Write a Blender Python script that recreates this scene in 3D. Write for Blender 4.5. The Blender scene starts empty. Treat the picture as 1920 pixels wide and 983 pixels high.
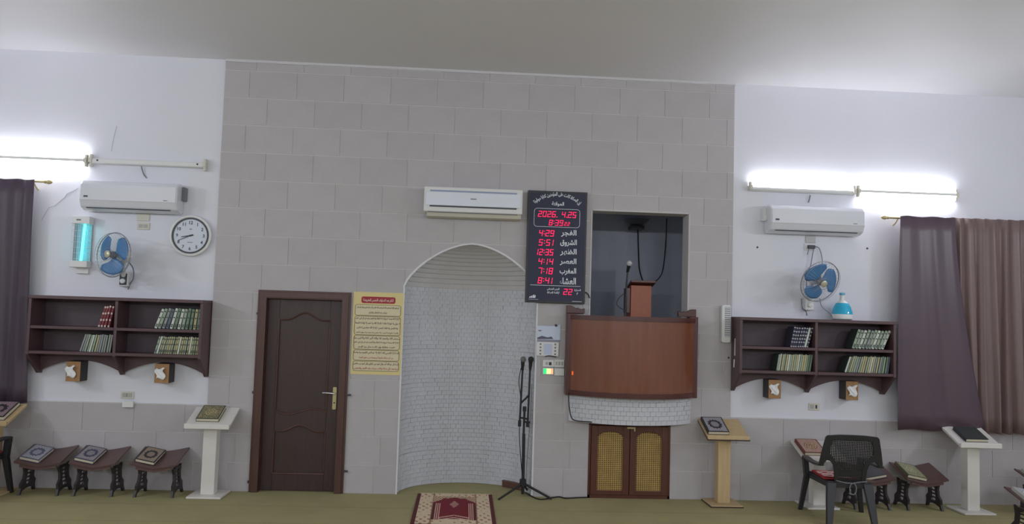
import bpy, math, random
from mathutils import Vector, Matrix
random.seed(7)
SC = bpy.context.scene
COL = SC.collection
PI = math.pi
R = math.radians

# ------------------------------------------------------------------ camera
FPX, DIST, CAMH = 1500.0, 8.3333, 1.8735
YAW, PITCH, ROLL = 0.05668184, 0.06354839, 0.03085472
_fwd = Vector((math.sin(YAW) * math.cos(PITCH), math.cos(YAW) * math.cos(PITCH), math.sin(PITCH)))
_r0 = Vector((math.cos(YAW), -math.sin(YAW), 0))
_u0 = _r0.cross(_fwd)
_rt = _r0 * math.cos(ROLL) + _u0 * math.sin(ROLL)
_up = -_r0 * math.sin(ROLL) + _u0 * math.cos(ROLL)
CAMPOS = Vector((0, -DIST, CAMH))
cam = bpy.data.cameras.new('camera')
cam.sensor_fit = 'HORIZONTAL'
cam.sensor_width = 36.0
cam.lens = FPX * 36.0 / 1920.0
cam.clip_start = 0.05
cam_o = bpy.data.objects.new('camera', cam)
COL.objects.link(cam_o)
cam_o.matrix_world = Matrix.Translation(CAMPOS) @ Matrix((_rt, _up, -_fwd)).transposed().to_4x4()
SC.camera = cam_o

# ------------------------------------------------------------------ world, lamps of the unseen part of the hall, exposure
world = bpy.data.worlds.new('world')
SC.world = world
world.use_nodes = True
world.node_tree.nodes['Background'].inputs[0].default_value = (0.6, 0.65, 0.8, 1)
world.node_tree.nodes['Background'].inputs[1].default_value = 0.02

def strip_lamp(loc, direction, size=(1.2, 0.12), power=60, col=(0.88, 0.93, 1.0)):
    l = bpy.data.lights.new('hall_tube_lamp', 'AREA')
    l.shape = 'RECTANGLE'
    l.size, l.size_y = size
    l.energy = power
    l.color = col
    o = bpy.data.objects.new('hall_tube_lamp', l)
    COL.objects.link(o)
    o.location = loc
    o.rotation_euler = Vector(direction).to_track_quat('-Z', 'Y').to_euler()
    return o

HALL_P = 48
for x in (-3.6, -1.2, 2.4, 4.8):
    strip_lamp((x, -12.85, 3.3), (0, 1, 0), power=HALL_P)
for y in (-3.4, -6.6, -9.8):
    strip_lamp((-6.85, y, 3.3), (1, 0, 0), power=HALL_P)
    strip_lamp((7.35, y, 3.3), (-1, 0, 0), power=HALL_P)

vs = SC.view_settings
SC.display_settings.display_device = 'sRGB'
vs.view_transform = 'Standard'
vs.look = 'None'
vs.gamma = 1.0
vs.use_curve_mapping = False
vs.exposure = 0.0
SC.cycles.use_denoising = True
SC.cycles.max_bounces = 7
SC.cycles.diffuse_bounces = 4
TUBE_L = 48.0

# ------------------------------------------------------------------ helpers
def P(px, py, Y=0.0):
    """point in the vertical plane y = Y whose photograph position is known"""
    d = _rt * ((px - 960) / FPX) - _up * ((py - 491.5) / FPX) + _fwd
    return CAMPOS + d * ((DIST + Y) / d.y)

def FL(px, py, z=0.0):
    d = _rt * ((px - 960) / FPX) - _up * ((py - 491.5) / FPX) + _fwd
    return CAMPOS + d * ((z - CAMH) / d.z)

def s2l(c):
    return tuple((v / 12.92 if v <= 0.04045 else ((v + 0.055) / 1.055) ** 2.4) for v in (x / 255.0 for x in c))

MATS = {}
def mat(name, rgb, rough=0.6, noise=0.0, scale=8.0, bump=0.0, bscale=60.0, metal=0.0, emit=None, es=1.0,
        stretch=None, alpha=1.0, rnd=0.0, trans=0.0, coat=0.0, spec=0.5):
    if name in MATS:
        return MATS[name]
    m = bpy.data.materials.new(name)
    m.use_nodes = True
    nt = m.node_tree
    b = nt.nodes['Principled BSDF']
    c = s2l(rgb)
    b.inputs['Base Color'].default_value = (*c, 1)
    b.inputs['Roughness'].default_value = rough
    b.inputs['Metallic'].default_value = metal
    b.inputs['Specular IOR Level'].default_value = spec
    if coat:
        b.inputs['Coat Weight'].default_value = coat
        b.inputs['Coat Roughness'].default_value = 0.08
    if trans:
        b.inputs['Transmission Weight'].default_value = trans
    if alpha < 1:
        b.inputs['Alpha'].default_value = alpha
    if emit:
        b.inputs['Emission Color'].default_value = (*s2l(emit), 1)
        b.inputs['Emission Strength'].default_value = es
    tc = None
    if noise or bump:
        tc = nt.nodes.new('ShaderNodeTexCoord')
        mp = nt.nodes.new('ShaderNodeMapping')
        nt.links.new(tc.outputs['Object'], mp.inputs['Vector'])
        if stretch:
            mp.inputs['Scale'].default_value = stretch
    if noise or rnd:
        last = None
        if noise:
            n = nt.nodes.new('ShaderNodeTexNoise')
            n.inputs['Scale'].default_value = scale
            n.inputs['Detail'].default_value = 6
            n.inputs['Roughness'].default_value = 0.62
            nt.links.new(mp.outputs['Vector'], n.inputs['Vector'])
            r = nt.nodes.new('ShaderNodeMapRange')
            r.inputs['From Min'].default_value = 0.25
            r.inputs['From Max'].default_value = 0.75
            r.inputs['To Min'].default_value = 1 - noise
            r.inputs['To Max'].default_value = 1 + noise
            nt.links.new(n.outputs['Fac'], r.inputs['Value'])
            last = r.outputs['Result']
        if rnd:
            oi = nt.nodes.new('ShaderNodeObjectInfo')
            r2 = nt.nodes.new('ShaderNodeMapRange')
            r2.inputs['To Min'].default_value = 1 - rnd
            r2.inputs['To Max'].default_value = 1 + rnd
            nt.links.new(oi.outputs['Random'], r2.inputs['Value'])
            if last:
                mu = nt.nodes.new('ShaderNodeMath')
                mu.operation = 'MULTIPLY'
                nt.links.new(last, mu.inputs[0])
                nt.links.new(r2.outputs['Result'], mu.inputs[1])
                last = mu.outputs[0]
            else:
                last = r2.outputs['Result']
        vm = nt.nodes.new('ShaderNodeVectorMath')
        vm.operation = 'SCALE'
        vm.inputs[0].default_value = c
        nt.links.new(last, vm.inputs['Scale'])
        nt.links.new(vm.outputs['Vector'], b.inputs['Base Color'])
    if bump:
        n2 = nt.nodes.new('ShaderNodeTexNoise')
        n2.inputs['Scale'].default_value = bscale
        n2.inputs['Detail'].default_value = 4
        nt.links.new(mp.outputs['Vector'], n2.inputs['Vector'])
        bp = nt.nodes.new('ShaderNodeBump')
        bp.inputs['Strength'].default_value = bump
        bp.inputs['Distance'].default_value = 0.01
        nt.links.new(n2.outputs['Fac'], bp.inputs['Height'])
        nt.links.new(bp.outputs['Normal'], b.inputs['Normal'])
    MATS[name] = m
    return m

class MB:
    def __init__(self):
        self.v, self.f, self.m = [], [], []
    def add(self, vs, fs, mi=0):
        o = len(self.v)
        self.v += [tuple(p) for p in vs]
        self.f += [tuple(i + o for i in q) for q in fs]
        self.m += [mi] * len(fs)
        return self
    def box(self, x0, x1, y0, y1, z0, z1, mi=0, M=None):
        vs = [Vector((x, y, z)) for x in (x0, x1) for y in (y0, y1) for z in (z0, z1)]
        if M is not None:
            vs = [M @ p for p in vs]
        return self.add(vs, [(0, 1, 3, 2), (4, 6, 7, 5), (0, 4, 5, 1), (2, 3, 7, 6), (0, 2, 6, 4), (1, 5, 7, 3)], mi)
    def prism(self, poly, a, b, axis='y', mi=0, M=None):
        """poly: 2D points; extruded from a to b along axis. y: (x,z); x: (y,z); z: (x,y)"""
        def mk(p, t):
            q = {'y': (p[0], t, p[1]), 'x': (t, p[0], p[1]), 'z': (p[0], p[1], t)}[axis]
            return M @ Vector(q) if M is not None else q
        n = len(poly)
        vs = [mk(p, a) for p in poly] + [mk(p, b) for p in poly]
        fs = [tuple(range(n)), tuple(range(2 * n - 1, n - 1, -1))]
        fs += [(i, i + n, (i + 1) % n + n, (i + 1) % n) for i in range(n)]
        return self.add(vs, fs, mi)
    def tube(self, pts, r, n=8, mi=0, cap=True, closed=False):
        pts = [Vector(p) for p in pts]
        k = len(pts)
        rs = r if isinstance(r, (list, tuple)) else [r] * k
        vs, fs = [], []
        pu = None
        for i, p in enumerate(pts):
            if closed:
                t = pts[(i + 1) % k] - pts[i - 1]
            else:
                t = pts[min(i + 1, k - 1)] - pts[max(i - 1, 0)]
            t.normalize()
            if pu is None:
                pu = t.orthogonal().normalized()
            else:
                pu = (pu - t * pu.dot(t))
                pu = pu.normalized() if pu.length > 1e-6 else t.orthogonal().normalized()
            w = t.cross(pu)
            for j in range(n):
                a = 2 * PI * j / n
                vs.append(p + (pu * math.cos(a) + w * math.sin(a)) * rs[i])
        segs = k if closed else k - 1
        for i in range(segs):
            i2 = (i + 1) % k
            for j in range(n):
                j2 = (j + 1) % n
                fs.append((i * n + j, i * n + j2, i2 * n + j2, i2 * n + j))
        if cap and not closed:
            fs.append(tuple(range(n - 1, -1, -1)))
            fs.append(tuple((k - 1) * n + j for j in range(n)))
        return self.add(vs, fs, mi)
    def lathe(self, prof, n=24, c=(0, 0, 0), axis='z', mi=0, M=None):
        """prof: (radius, height) list"""
        vs, fs = [], []
        for (r, h) in prof:
            for j in range(n):
                a = 2 * PI * j / n
                x, y = r * math.cos(a), r * math.sin(a)
                p = {'z': (x, y, h), 'y': (x, h, y), 'x': (h, x, y)}[axis]
                p = Vector(p)
                if M is not None:
                    p = M @ p
                vs.append(p + Vector(c))
        k = len(prof)
        for i in range(k - 1):
            for j in range(n):
                j2 = (j + 1) % n
                fs.append((i * n + j, i * n + j2, (i + 1) * n + j2, (i + 1) * n + j))
        fs.append(tuple(range(n - 1, -1, -1)))
        fs.append(tuple((k - 1) * n + j for j in range(n)))
        return self.add(vs, fs, mi)
    def grid(self, fn, nu, nv, mi=0, mfn=None):
        vs = [fn(i / nu, j / nv) for j in range(nv + 1) for i in range(nu + 1)]
        o = len(self.v)
        self.v += [tuple(p) for p in vs]
        w = nu + 1
        for j in range(nv):
            for i in range(nu):
                self.f.append((o + j * w + i, o + j * w + i + 1, o + (j + 1) * w + i + 1, o + (j + 1) * w + i))
                self.m.append(mfn((i + .5) / nu, (j + .5) / nv) if mfn else mi)
        return self
    def mesh(self, name, mats, origin=(0, 0, 0), smooth=False, fix=True):
        o = Vector(origin)
        me = bpy.data.meshes.new(name)
        me.from_pydata([tuple(Vector(p) - o) for p in self.v], [], self.f)
        if not isinstance(mats, (list, tuple)):
            mats = [mats]
        for m in mats:
            me.materials.append(m)
        me.polygons.foreach_set('material_index', self.m)
        if fix:
            import bmesh
            bm = bmesh.new()
            bm.from_mesh(me)
            bmesh.ops.recalc_face_normals(bm, faces=bm.faces)
            bm.to_mesh(me)
            bm.free()
        if smooth:
            me.polygons.foreach_set('use_smooth', [True] * len(me.polygons))
            me.set_sharp_from_angle(angle=R(40))
        me.update()
        return me
    def build(self, name, mats, parent=None, origin=None, smooth=False, bevel=0.0, fix=True):
        if origin is None:
            origin = parent['_o'] if parent is not None and '_o' in parent else (0, 0, 0)
        o = link(name, self.mesh(name, mats, origin, smooth, fix), parent)
        if bevel:
            md = o.modifiers.new('edge', 'BEVEL')
            md.width = bevel
            md.segments = 2
            md.limit_method = 'ANGLE'
        return o

def link(name, data, parent=None):
    o = bpy.data.objects.new(name, data)
    COL.objects.link(o)
    if parent is not None:
        o.parent = parent
    return o

def tag(o, label=None, cat=None, group=None, kind=None):
    if label: o['label'] = label
    if cat: o['category'] = cat
    if group: o['group'] = group
    if kind: o['kind'] = kind
    return o

def thing(name, label, cat, loc, group=None, rz=0.0, local=False):
    """Empty at the base of a thing; its parts are given in world coordinates unless local"""
    o = link(name, None)
    o.location = loc
    o.rotation_euler = (0, 0, rz)
    o['_o'] = (0.0, 0.0, 0.0) if local else tuple(loc)
    return tag(o, label, cat, group)

def copy_tree(o, parent=None):
    c = o.copy()
    COL.objects.link(c)
    c.parent = parent
    for ch in [x for x in bpy.data.objects if x.parent == o]:
        copy_tree(ch, c)
    return c

def arcpts(cx, cz, rx, rz, a0, a1, n):
    return [(cx + rx * math.cos(R(a0 + (a1 - a0) * i / n)), cz + rz * math.sin(R(a0 + (a1 - a0) * i / n))) for i in range(n + 1)]

def rrect(x0, x1, z0, z1, r, n=5):
    return (arcpts(x1 - r, z1 - r, r, r, 0, 90, n) + arcpts(x0 + r, z1 - r, r, r, 90, 180, n)
            + arcpts(x0 + r, z0 + r, r, r, 180, 270, n) + arcpts(x1 - r, z0 + r, r, r, 270, 360, n))

def spline(pts, n=10):
    """Catmull-Rom through 3D points"""
    p = [Vector(q) for q in pts]
    p = [p[0] * 2 - p[1]] + p + [p[-1] * 2 - p[-2]]
    out = []
    for i in range(1, len(p) - 2):
        for k in range(n):
            t = k / n
            a, b, c, d = p[i - 1], p[i], p[i + 1], p[i + 2]
            out.append(0.5 * ((2 * b) + (c - a) * t + (2 * a - 5 * b + 4 * c - d) * t * t + (3 * b - a - 3 * c + d) * t ** 3))
    out.append(p[-2])
    return out

# Arabic letters to their joined forms, written in drawing order
_AR = {}
for ch, base, n in (('ء', 0xFE80, 1), ('آ', 0xFE81, 2), ('أ', 0xFE83, 2), ('ؤ', 0xFE85, 2), ('إ', 0xFE87, 2), ('ئ', 0xFE89, 4), ('ا', 0xFE8D, 2),
                    ('ب', 0xFE8F, 4), ('ة', 0xFE93, 2), ('ت', 0xFE95, 4), ('ث', 0xFE99, 4), ('ج', 0xFE9D, 4), ('ح', 0xFEA1, 4), ('خ', 0xFEA5, 4),
                    ('د', 0xFEA9, 2), ('ذ', 0xFEAB, 2), ('ر', 0xFEAD, 2), ('ز', 0xFEAF, 2), ('س', 0xFEB1, 4), ('ش', 0xFEB5, 4), ('ص', 0xFEB9, 4),
                    ('ض', 0xFEBD, 4), ('ط', 0xFEC1, 4), ('ظ', 0xFEC5, 4), ('ع', 0xFEC9, 4), ('غ', 0xFECD, 4), ('ف', 0xFED1, 4), ('ق', 0xFED5, 4),
                    ('ك', 0xFED9, 4), ('ل', 0xFEDD, 4), ('م', 0xFEE1, 4), ('ن', 0xFEE5, 4), ('ه', 0xFEE9, 4), ('و', 0xFEED, 2), ('ى', 0xFEEF, 2), ('ي', 0xFEF1, 4)):
    _AR[ch] = (base, n)
_LA = {'ا': 0xFEFB, 'أ': 0xFEF7, 'إ': 0xFEF9, 'آ': 0xFEF5}
def arabic(s):
    out, i, prev = [], 0, False
    while i < len(s):
        c = s[i]
        if c not in _AR:
            out.append(c); prev = False; i += 1; continue
        nx = s[i + 1] if i + 1 < len(s) else ''
        if c == 'ل' and nx in _LA:
            out.append(chr(_LA[nx] + (1 if prev else 0))); prev = False; i += 2; continue
        base, n = _AR[c]
        joinf = n == 4 and nx in _AR and nx != 'ء'
        if n == 1: k = 0
        elif prev: k = 3 if joinf else 1
        else: k = 2 if joinf else 0
        out.append(chr(base + k)); prev = joinf; i += 1
    return ''.join(reversed(out))

def glyphs(s, bold=0.0):
    cu = bpy.data.curves.new('lettering', 'FONT')
    cu.body = s
    cu.resolution_u = 2
    cu.size = 1.0
    cu.offset = bold
    o = bpy.data.objects.new('lettering', cu)
    COL.objects.link(o)
    bpy.context.view_layer.update()
    me = bpy.data.meshes.new_from_object(o.evaluated_get(bpy.context.evaluated_depsgraph_get()))
    bpy.data.objects.remove(o)
    return me

def lettering(s, x, z, y, material, parent, w=None, h=None, align='c', arc=None, name='lettering', bold=0.022):
    """flat print in the plane y, fitted to width w and/or height h around (x, z); arc=(radius) bends it over a circle"""
    me = glyphs(s, bold)
    if not len(me.vertices):
        return None
    xs = [v.co.x for v in me.vertices]; zs = [v.co.y for v in me.vertices]
    W, H = max(xs) - min(xs), max(zs) - min(zs)
    sx = w / W if w else None
    sz = h / H if h else None
    sx = sx or sz; sz = sz or sx
    cx = {'c': (max(xs) + min(xs)) / 2, 'l': min(xs), 'r': max(xs)}[align]
    cz = (max(zs) + min(zs)) / 2
    o_ = Vector(parent['_o']) if '_o' in parent else Vector()
    for v in me.vertices:
        a, b = (v.co.x - cx) * sx, (v.co.y - cz) * sz
        if arc:
            th = a / arc
            a, b = (arc + b) * math.sin(th), (arc + b) * math.cos(th) - arc
        v.co = Vector((x + a, y, z + b)) - o_
    me.materials.clear()
    me.materials.append(material)
    return tag(link(name, me, parent), kind='stuff')

# ------------------------------------------------------------------ materials
M_plaster = mat('white_plaster', (226, 226, 234), 0.75, noise=0.02, scale=1.2, bump=0.06, bscale=40)
M_ceil = mat('ceiling_paint', (228, 227, 231), 0.55, noise=0.02, scale=0.8)
M_stone = mat('stone_tile', (186, 181, 183), 0.7, noise=0.06, scale=3.0, bump=0.08, bscale=70, rnd=0.03)
M_grout = mat('tile_grout', (214, 211, 208), 0.85)
M_relief = mat('relief_tile', (208, 209, 215), 0.6, noise=0.03, scale=10, bump=0.05, bscale=80)
M_dome = mat('dome_tile', (204, 202, 202), 0.6, noise=0.03, scale=10)
M_doorw = mat('dark_door_wood', (66, 49, 46), 0.42, noise=0.22, scale=5, stretch=(8, 8, 0.8), bump=0.05, bscale=20)
M_doorf = mat('door_frame_wood', (86, 58, 52), 0.38, noise=0.2, scale=5, stretch=(8, 8, 0.8))
M_shelf = mat('shelf_wood', (88, 64, 68), 0.38, noise=0.12, scale=4, stretch=(0.8, 6, 6))
M_shelfb = mat('shelf_back', (84, 70, 76), 0.5, noise=0.12, scale=3)
M_balc = mat('balcony_veneer', (126, 76, 54), 0.24, noise=0.16, scale=3, stretch=(5, 5, 0.5), coat=0.35, bump=0.06, bscale=3)
M_balcf = mat('balcony_frame', (84, 46, 40), 0.3, noise=0.15, scale=5)
M_cab = mat('cupboard_wood', (92, 52, 42), 0.35, noise=0.18, scale=5, stretch=(8, 8, 1))
M_cane = mat('cane_gold', (196, 162, 96), 0.6, noise=0.2, scale=12)
M_caned = mat('cane_shadow', (104, 80, 44), 0.8, noise=0.6, scale=7)
M_black = mat('black_plastic', (40, 40, 44), 0.4)
M_blackm = mat('black_metal', (34, 34, 38), 0.45)
M_whitep = mat('white_gloss_plastic', (222, 223, 230), 0.12, coat=0.5)
M_whitem = mat('white_matte_plastic', (226, 226, 224), 0.45)
M_beigep = mat('beige_plastic', (212, 208, 194), 0.5)
M_greyp = mat('grey_plastic', (120, 122, 130), 0.5)
M_dgrey = mat('dark_grey_plastic', (66, 68, 76), 0.5)
M_white = mat('white_stand_paint', (226, 222, 216), 0.45, noise=0.03, scale=4)
M_maple = mat('pale_wood', (198, 172, 130), 0.5, noise=0.1, scale=4, stretch=(8, 8, 0.8))
M_mapled = mat('dark_edge_band', (60, 42, 38), 0.5)
M_low = mat('low_stand_wood', (100, 76, 74), 0.35, noise=0.12, scale=4)
M_lowd = mat('low_stand_leg', (52, 46, 48), 0.4)
M_pages = mat('page_edges', (222, 214, 188), 0.8, noise=0.06, scale=60, stretch=(1, 1, 20))
M_brass = mat('brass', (200, 186, 142), 0.35, metal=0.5)
M_chrome = mat('chrome', (200, 200, 205), 0.2, metal=1.0)
M_tissue = mat('tissue', (240, 240, 240), 0.9)
M_box = mat('brown_card', (164, 124, 82), 0.6, noise=0.1, scale=20)
M_boxd = mat('dark_box_side', (58, 52, 50), 0.6)
M_led = mat('red_led', (255, 40, 90), 0.5, emit=(255, 22, 92), es=1.05)
M_print = mat('white_print', (236, 242, 246), 0.6)
M_panel = mat('dark_display_panel', (52, 54, 74), 0.4, spec=0.25)
M_poster = mat('poster_paper', (226, 208, 148), 0.6, noise=0.04, scale=4)
M_posteri = mat('poster_inset', (222, 210, 176), 0.6)
M_ink = mat('dark_ink', (72, 66, 52), 0.7)
M_inkr = mat('red_ink', (176, 74, 60), 0.7)
M_band = mat('poster_title_red', (166, 48, 58), 0.6)
M_inkw = mat('pale_ink', (238, 222, 214), 0.7)
M_tube = mat('lit_tube', (255, 255, 255), 0.5, emit=(244, 246, 255), es=TUBE_L)
M_blue = mat('blue_blade', (78, 128, 178), 0.35)
M_cage = mat('cage_wire', (150, 152, 160), 0.35, metal=0.3)
M_cyan = mat('cyan_tube', (150, 255, 255), 0.5, emit=(60, 236, 240), es=4.5)
M_curt = mat('curtain_satin', (104, 86, 94), 0.42, noise=0.05, scale=3)
M_curtl = mat('curtain_dark', (76, 62, 76), 0.5, noise=0.05, scale=3)

# ------------------------------------------------------------------ the setting
XL, XR, YB, ZC = -7.0, 7.5, -13.0, 4.41
TH = 0.2865                                      # height of one stone course
YS = -0.03                                       # face of the stone cladding
CX0, CX1 = P(407, 440).x, P(1372.5, 470).x       # stone field between the plaster walls
NC, NA, NSP, NAP = 0.057, 0.69, 2.12, 2.575      # niche: centre, half width, spring, apex

def arch_z(x):
    t = abs(x - NC) / NA
    return 0.0 if t >= 1 else NSP + (NAP - NSP) * (1 - t ** 1.7) ** 0.75

DOOR = (-2.035, -1.235, 0.0, 1.975)
OPEN = (1.300, 2.335, 1.60, 2.978)
CUP = (1.320, 2.176, 0.0, 0.90)
HOLES = [DOOR, OPEN, CUP]

def cells(x0, x1, z0, z1):
    """polygons (x, z) of a rectangle after the wall's openings are cut away"""
    rects = [(x0, x1, z0, z1)]
    for (a, b, c, d) in HOLES:
        nr = []
        for (p, q, r, s) in rects:
            if q <= a or p >= b or s <= c or r >= d:
                nr.append((p, q, r, s)); continue
            if p < a: nr.append((p, a, r, s))
            if q > b: nr.append((b, q, r, s))
            m0, m1 = max(p, a), min(q, b)
            if r < c: nr.append((m0, m1, r, c))
            if s > d: nr.append((m0, m1, d, s))
        rects = nr
    out = []
    for (p, q, r, s) in rects:
        if q - p < 0.012 or s - r < 0.012:
            continue
        if q <= NC - NA or p >= NC + NA or r >= NAP:
            out.append([(p, r), (q, r), (q, s), (p, s)]); continue
        xs = sorted({p, q} | {min(max(NC + NA * k / 24.0, p), q) for k in range(-24, 25)} | {min(max(NC - NA + .0005, p), q), min(max(NC + NA - .0005, p), q)})
        run = []
        def flush(run):
            if len(run) > 1 and run[-1][0] - run[0][0] > 0.008:
                top = [(x, s) for x, _ in reversed(run)]
                out.append(list(run) + top)
        for x in xs:
            b = max(r, arch_z(x))
            if b < s - 0.004:
                run.append((x, b))
            else:
                flush(run); run = []
        flush(run)
    return out

wall = MB()
for a, b in ((XL, CX0), (CX1, XR)):
    wall.box(a, b, 0.0, 0.2, 0.0, ZC)
for poly in cells(CX0, CX1, 0, ZC):
    wall.prism(poly, 0.0, 0.2)
wall_front = tag(wall.build('wall_front', M_plaster), kind='structure')
bed = MB()
for poly in cells(CX0, CX1, 0, 4.395):
    bed.prism(poly, -0.024, 0.0)
for a, b in ((XL, CX0), (CX1, XR)):
    bed.box(a, b, -0.024, 0.0, 0.0, 0.855)
bed.build('mortar_bed', M_grout, wall_front)

TW, GAP = 0.484, 0.0042
full_tile = {}
def lay(x0, x1, z0, z1):
    x0 += GAP; x1 -= GAP; z0 += GAP; z1 -= GAP
    for poly in cells(x0, x1, z0, z1):
        if len(poly) == 4:
            xa, xb, za, zb = poly[0][0], poly[1][0], poly[0][1], poly[2][1]
            key = (round(xb - xa, 3), round(zb - za, 3))
            if key not in full_tile:
                full_tile[key] = MB().box(0, key[0], YS, -0.024, 0, key[1]).mesh('stone_tile', M_stone)
            o = link('stone_tile', full_tile[key], wall_front)
            o.location = (xa, 0, za)
        else:
            MB().prism(poly, YS, -0.024).build('stone_tile', M_stone, wall_front)
known = {14: (646, 165), 13: (678.6, 220), 12: (638.5, 270), 11: (676, 320), 10: (629, 370), 9: (587, 420), 8: (631, 470), 7: (581.5, 525), 2: (702.5, 792), 0: (700, 896)}
for k in range(16):
    z0, z1 = TH * k, min(TH * (k + 1), 4.385)
    j = P(*known[k]).x if k in known else random.uniform(0, TW)
    x = j - TW * math.ceil((j - CX0) / TW)
    while x < CX1:
        a, b = max(x, CX0), min(x + TW, CX1)
        if b - a > 0.02:
            lay(a, b, z0, z1)
        x += TW
for a, b, js in ((-5.7, CX0, {2: (156.5, 792), 1: (199, 830), 0: (170, 890)}), (CX1, 6.7, {2: (1466, 820), 1: (1600, 850), 0: (1560, 905)})):
    for k in range(3):
        j = P(*js[k]).x
        x = j - 0.5 * math.ceil((j - a) / 0.5)
        while x < b:
            p, q = max(x, a), min(x + 0.5, b)
            if q - p > 0.02:
                lay(p, q, TH * k, min(TH * (k + 1), 0.852))
            x += 0.5
# hairline crack and nail holes in the plaster
ck = MB()
ck.tube([P(x, y, -0.001) for x, y in ((78, 413), (84, 402), (92, 389), (103, 386), (113, 377), (121, 371), (126, 363), (136, 359), (146, 353))], 0.0022, 4)
ck.build('plaster_crack', mat('crack', (170, 170, 180), 0.9), wall_front)
for px, py in ((1420, 464), (1626, 466), (1366, 671)):
    c = P(px, py, -0.03 if px == 1366 else 0)
    MB().lathe([(0.011, 0.0), (0.011, -0.004), (0.005, -0.006)], 8, c, 'y').build('nail', M_dgrey, wall_front)
MB().tube([P(x, y, -0.001) for x, y in ((219, 236), (214, 255), (211, 270), (209, 284))], 0.002, 4).build('plaster_crack', MATS['crack'], wall_front)
# grey reveals of the pulpit opening and the closet behind it
ox0, ox1, oz0, oz1 = OPEN
M_rec = mat('recess_plaster', (212, 216, 230), 0.7, noise=0.04, scale=3)
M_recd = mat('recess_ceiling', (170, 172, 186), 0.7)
rec = MB()
rec.box(0.95, 3.1, 1.55, 1.65, 0.95, 3.45)
rec.box(0.85, 0.95, 0.2, 1.65, 0.95, 3.45)
rec.box(3.1, 3.2, 0.2, 1.65, 0.95, 3.45)
wall_recess = tag(rec.build('wall_recess', M_rec), kind='structure')
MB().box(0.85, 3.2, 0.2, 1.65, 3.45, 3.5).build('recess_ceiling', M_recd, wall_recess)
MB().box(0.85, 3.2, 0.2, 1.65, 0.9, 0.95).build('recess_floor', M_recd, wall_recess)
rv = MB()
rv.box(ox1 - 0.004, ox1 + 0.012, -0.034, 0.2, oz0, oz1 + 0.012)
rv.box(ox0 - 0.012, ox0 + 0.004, -0.034, 0.2, oz0, oz1 + 0.012)
rv.box(ox0, ox1, -0.034, 0.2, oz1 - 0.004, oz1 + 0.012)
tag(rv.build('trim_1', mat('reveal_plaster', (200, 196, 196), 0.7)), kind='structure')

# ---- niche
ND = 0.60
def nxy(th, s=1.0, inset=0.0):
    return NC - (NA * s - inset) * math.cos(th), (ND * s - inset) * math.sin(th) - 0.024
niche = MB()
NT = 40
def ring_wall(mb, z0, z1, s):
    vs, fs = [], []
    for i in range(NT + 1):
        x, y = nxy(PI * i / NT, s)
        vs += [(x, y, z0), (x, y, z1)]
    for i in range(NT):
        fs.append((2 * i, 2 * i + 1, 2 * i + 3, 2 * i + 2))
    mb.add(vs, fs)
ring_wall(niche, 0, NSP, 1.012)
wall_niche = tag(niche.build('wall_niche', M_grout, fix=False), kind='structure')
bw, bh = 0.0, 0.0455
bands = [(0.0, 0.364), (0.364, 0.728), (0.728, 1.092), (1.092, 1.456), (1.456, 1.82), (1.82, NSP)]
arc_s = [0.0]
N_ = 400
for i in range(N_):
    a, b = nxy(PI * i / N_), nxy(PI * (i + 1) / N_)
    arc_s.append(arc_s[-1] + math.hypot(b[0] - a[0], b[1] - a[1]))
def th_at(s):
    import bisect
    i = min(max(bisect.bisect(arc_s, s) - 1, 0), N_ - 1)
    return PI * (i + (s - arc_s[i]) / (arc_s[i + 1] - arc_s[i])) / N_
LT = arc_s[-1]
NSEG = 5
for bi, (z0, z1) in enumerate(bands):
    rows = max(1, round((z1 - z0) / bh))
    rh = (z1 - z0) / rows
    for sg in range(NSEG):
        s0, s1 = LT * sg / NSEG, LT * (sg + 1) / NSEG
        mb = MB()
        ncol = 7
        cw = (s1 - s0) / ncol
        for r in range(rows):
            off = (r % 2) * cw * 0.5
            xs = sorted({s0, s1} | {s0 + off + cw * k for k in range(ncol + 1) if s0 < s0 + off + cw * k < s1})
            for a, b in zip(xs[:-1], xs[1:]):
                pr = random.choice((0.002, 0.003, 0.0045, 0.006))
                pr2 = pr + random.choice((-0.002, 0.0, 0.0035))
                ta, tb = th_at(a + 0.0008), th_at(b - 0.0008)
                za, zb = z0 + rh * r + 0.0008, z0 + rh * (r + 1) - 0.0008
                if r == 0: za += 0.003
                q = []
                for t in (ta, tb):
                    xo, yo = nxy(t, 1.012); xi, yi = nxy(t, 1.0, pr); xk, yk = nxy(t, 1.0, max(pr2, 0.001))
                    q += [(xo, yo, za), (xo, yo, zb), (xi, yi, za), (xk, yk, zb)]
                mb.add(q, [(2, 6, 7, 3), (0, 2, 3, 1), (6, 4, 5, 7), (3, 7, 5, 1), (0, 4, 6, 2)])
        tag(mb.build('relief_panel', M_relief, wall_niche, fix=False), kind='stuff')
# corbelled half dome
def s_at(z):
    u = min(max((z - NSP) / (NAP - NSP), 0), 1)
    return max(1 - u ** (1 / 0.75), 0.0) ** (1 / 1.7)
nd = 12
zk = [NSP + (NAP - NSP) * (1 - (1 - k / nd) ** 1.45) for k in range(nd + 1)]
for k in range(nd):
    mb = MB()
    sa, sb = s_at(zk[k]), s_at(zk[k + 1])
    sm = sa + (sb - sa) * 0.12
    vs, fs = [], []
    for i in range(NT + 1):
        t = PI * i / NT
        for s, z in ((sa + 0.002, zk[k] - 0.001), (sm, zk[k] + 0.001), (sa * 0.35 + sb * 0.65, zk[k + 1] - 0.006), (sb + 0.002, zk[k + 1])):
            x, y = nxy(t, s)
            vs.append((x, y, z))
    for i in range(NT):
        for c in range(3):
            fs.append((4 * i + c, 4 * i + c + 1, 4 * i + c + 5, 4 * i + c + 4))
    mb.add(vs, fs)
    mb.build('dome_course', M_dome, wall_niche, fix=False)
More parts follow.
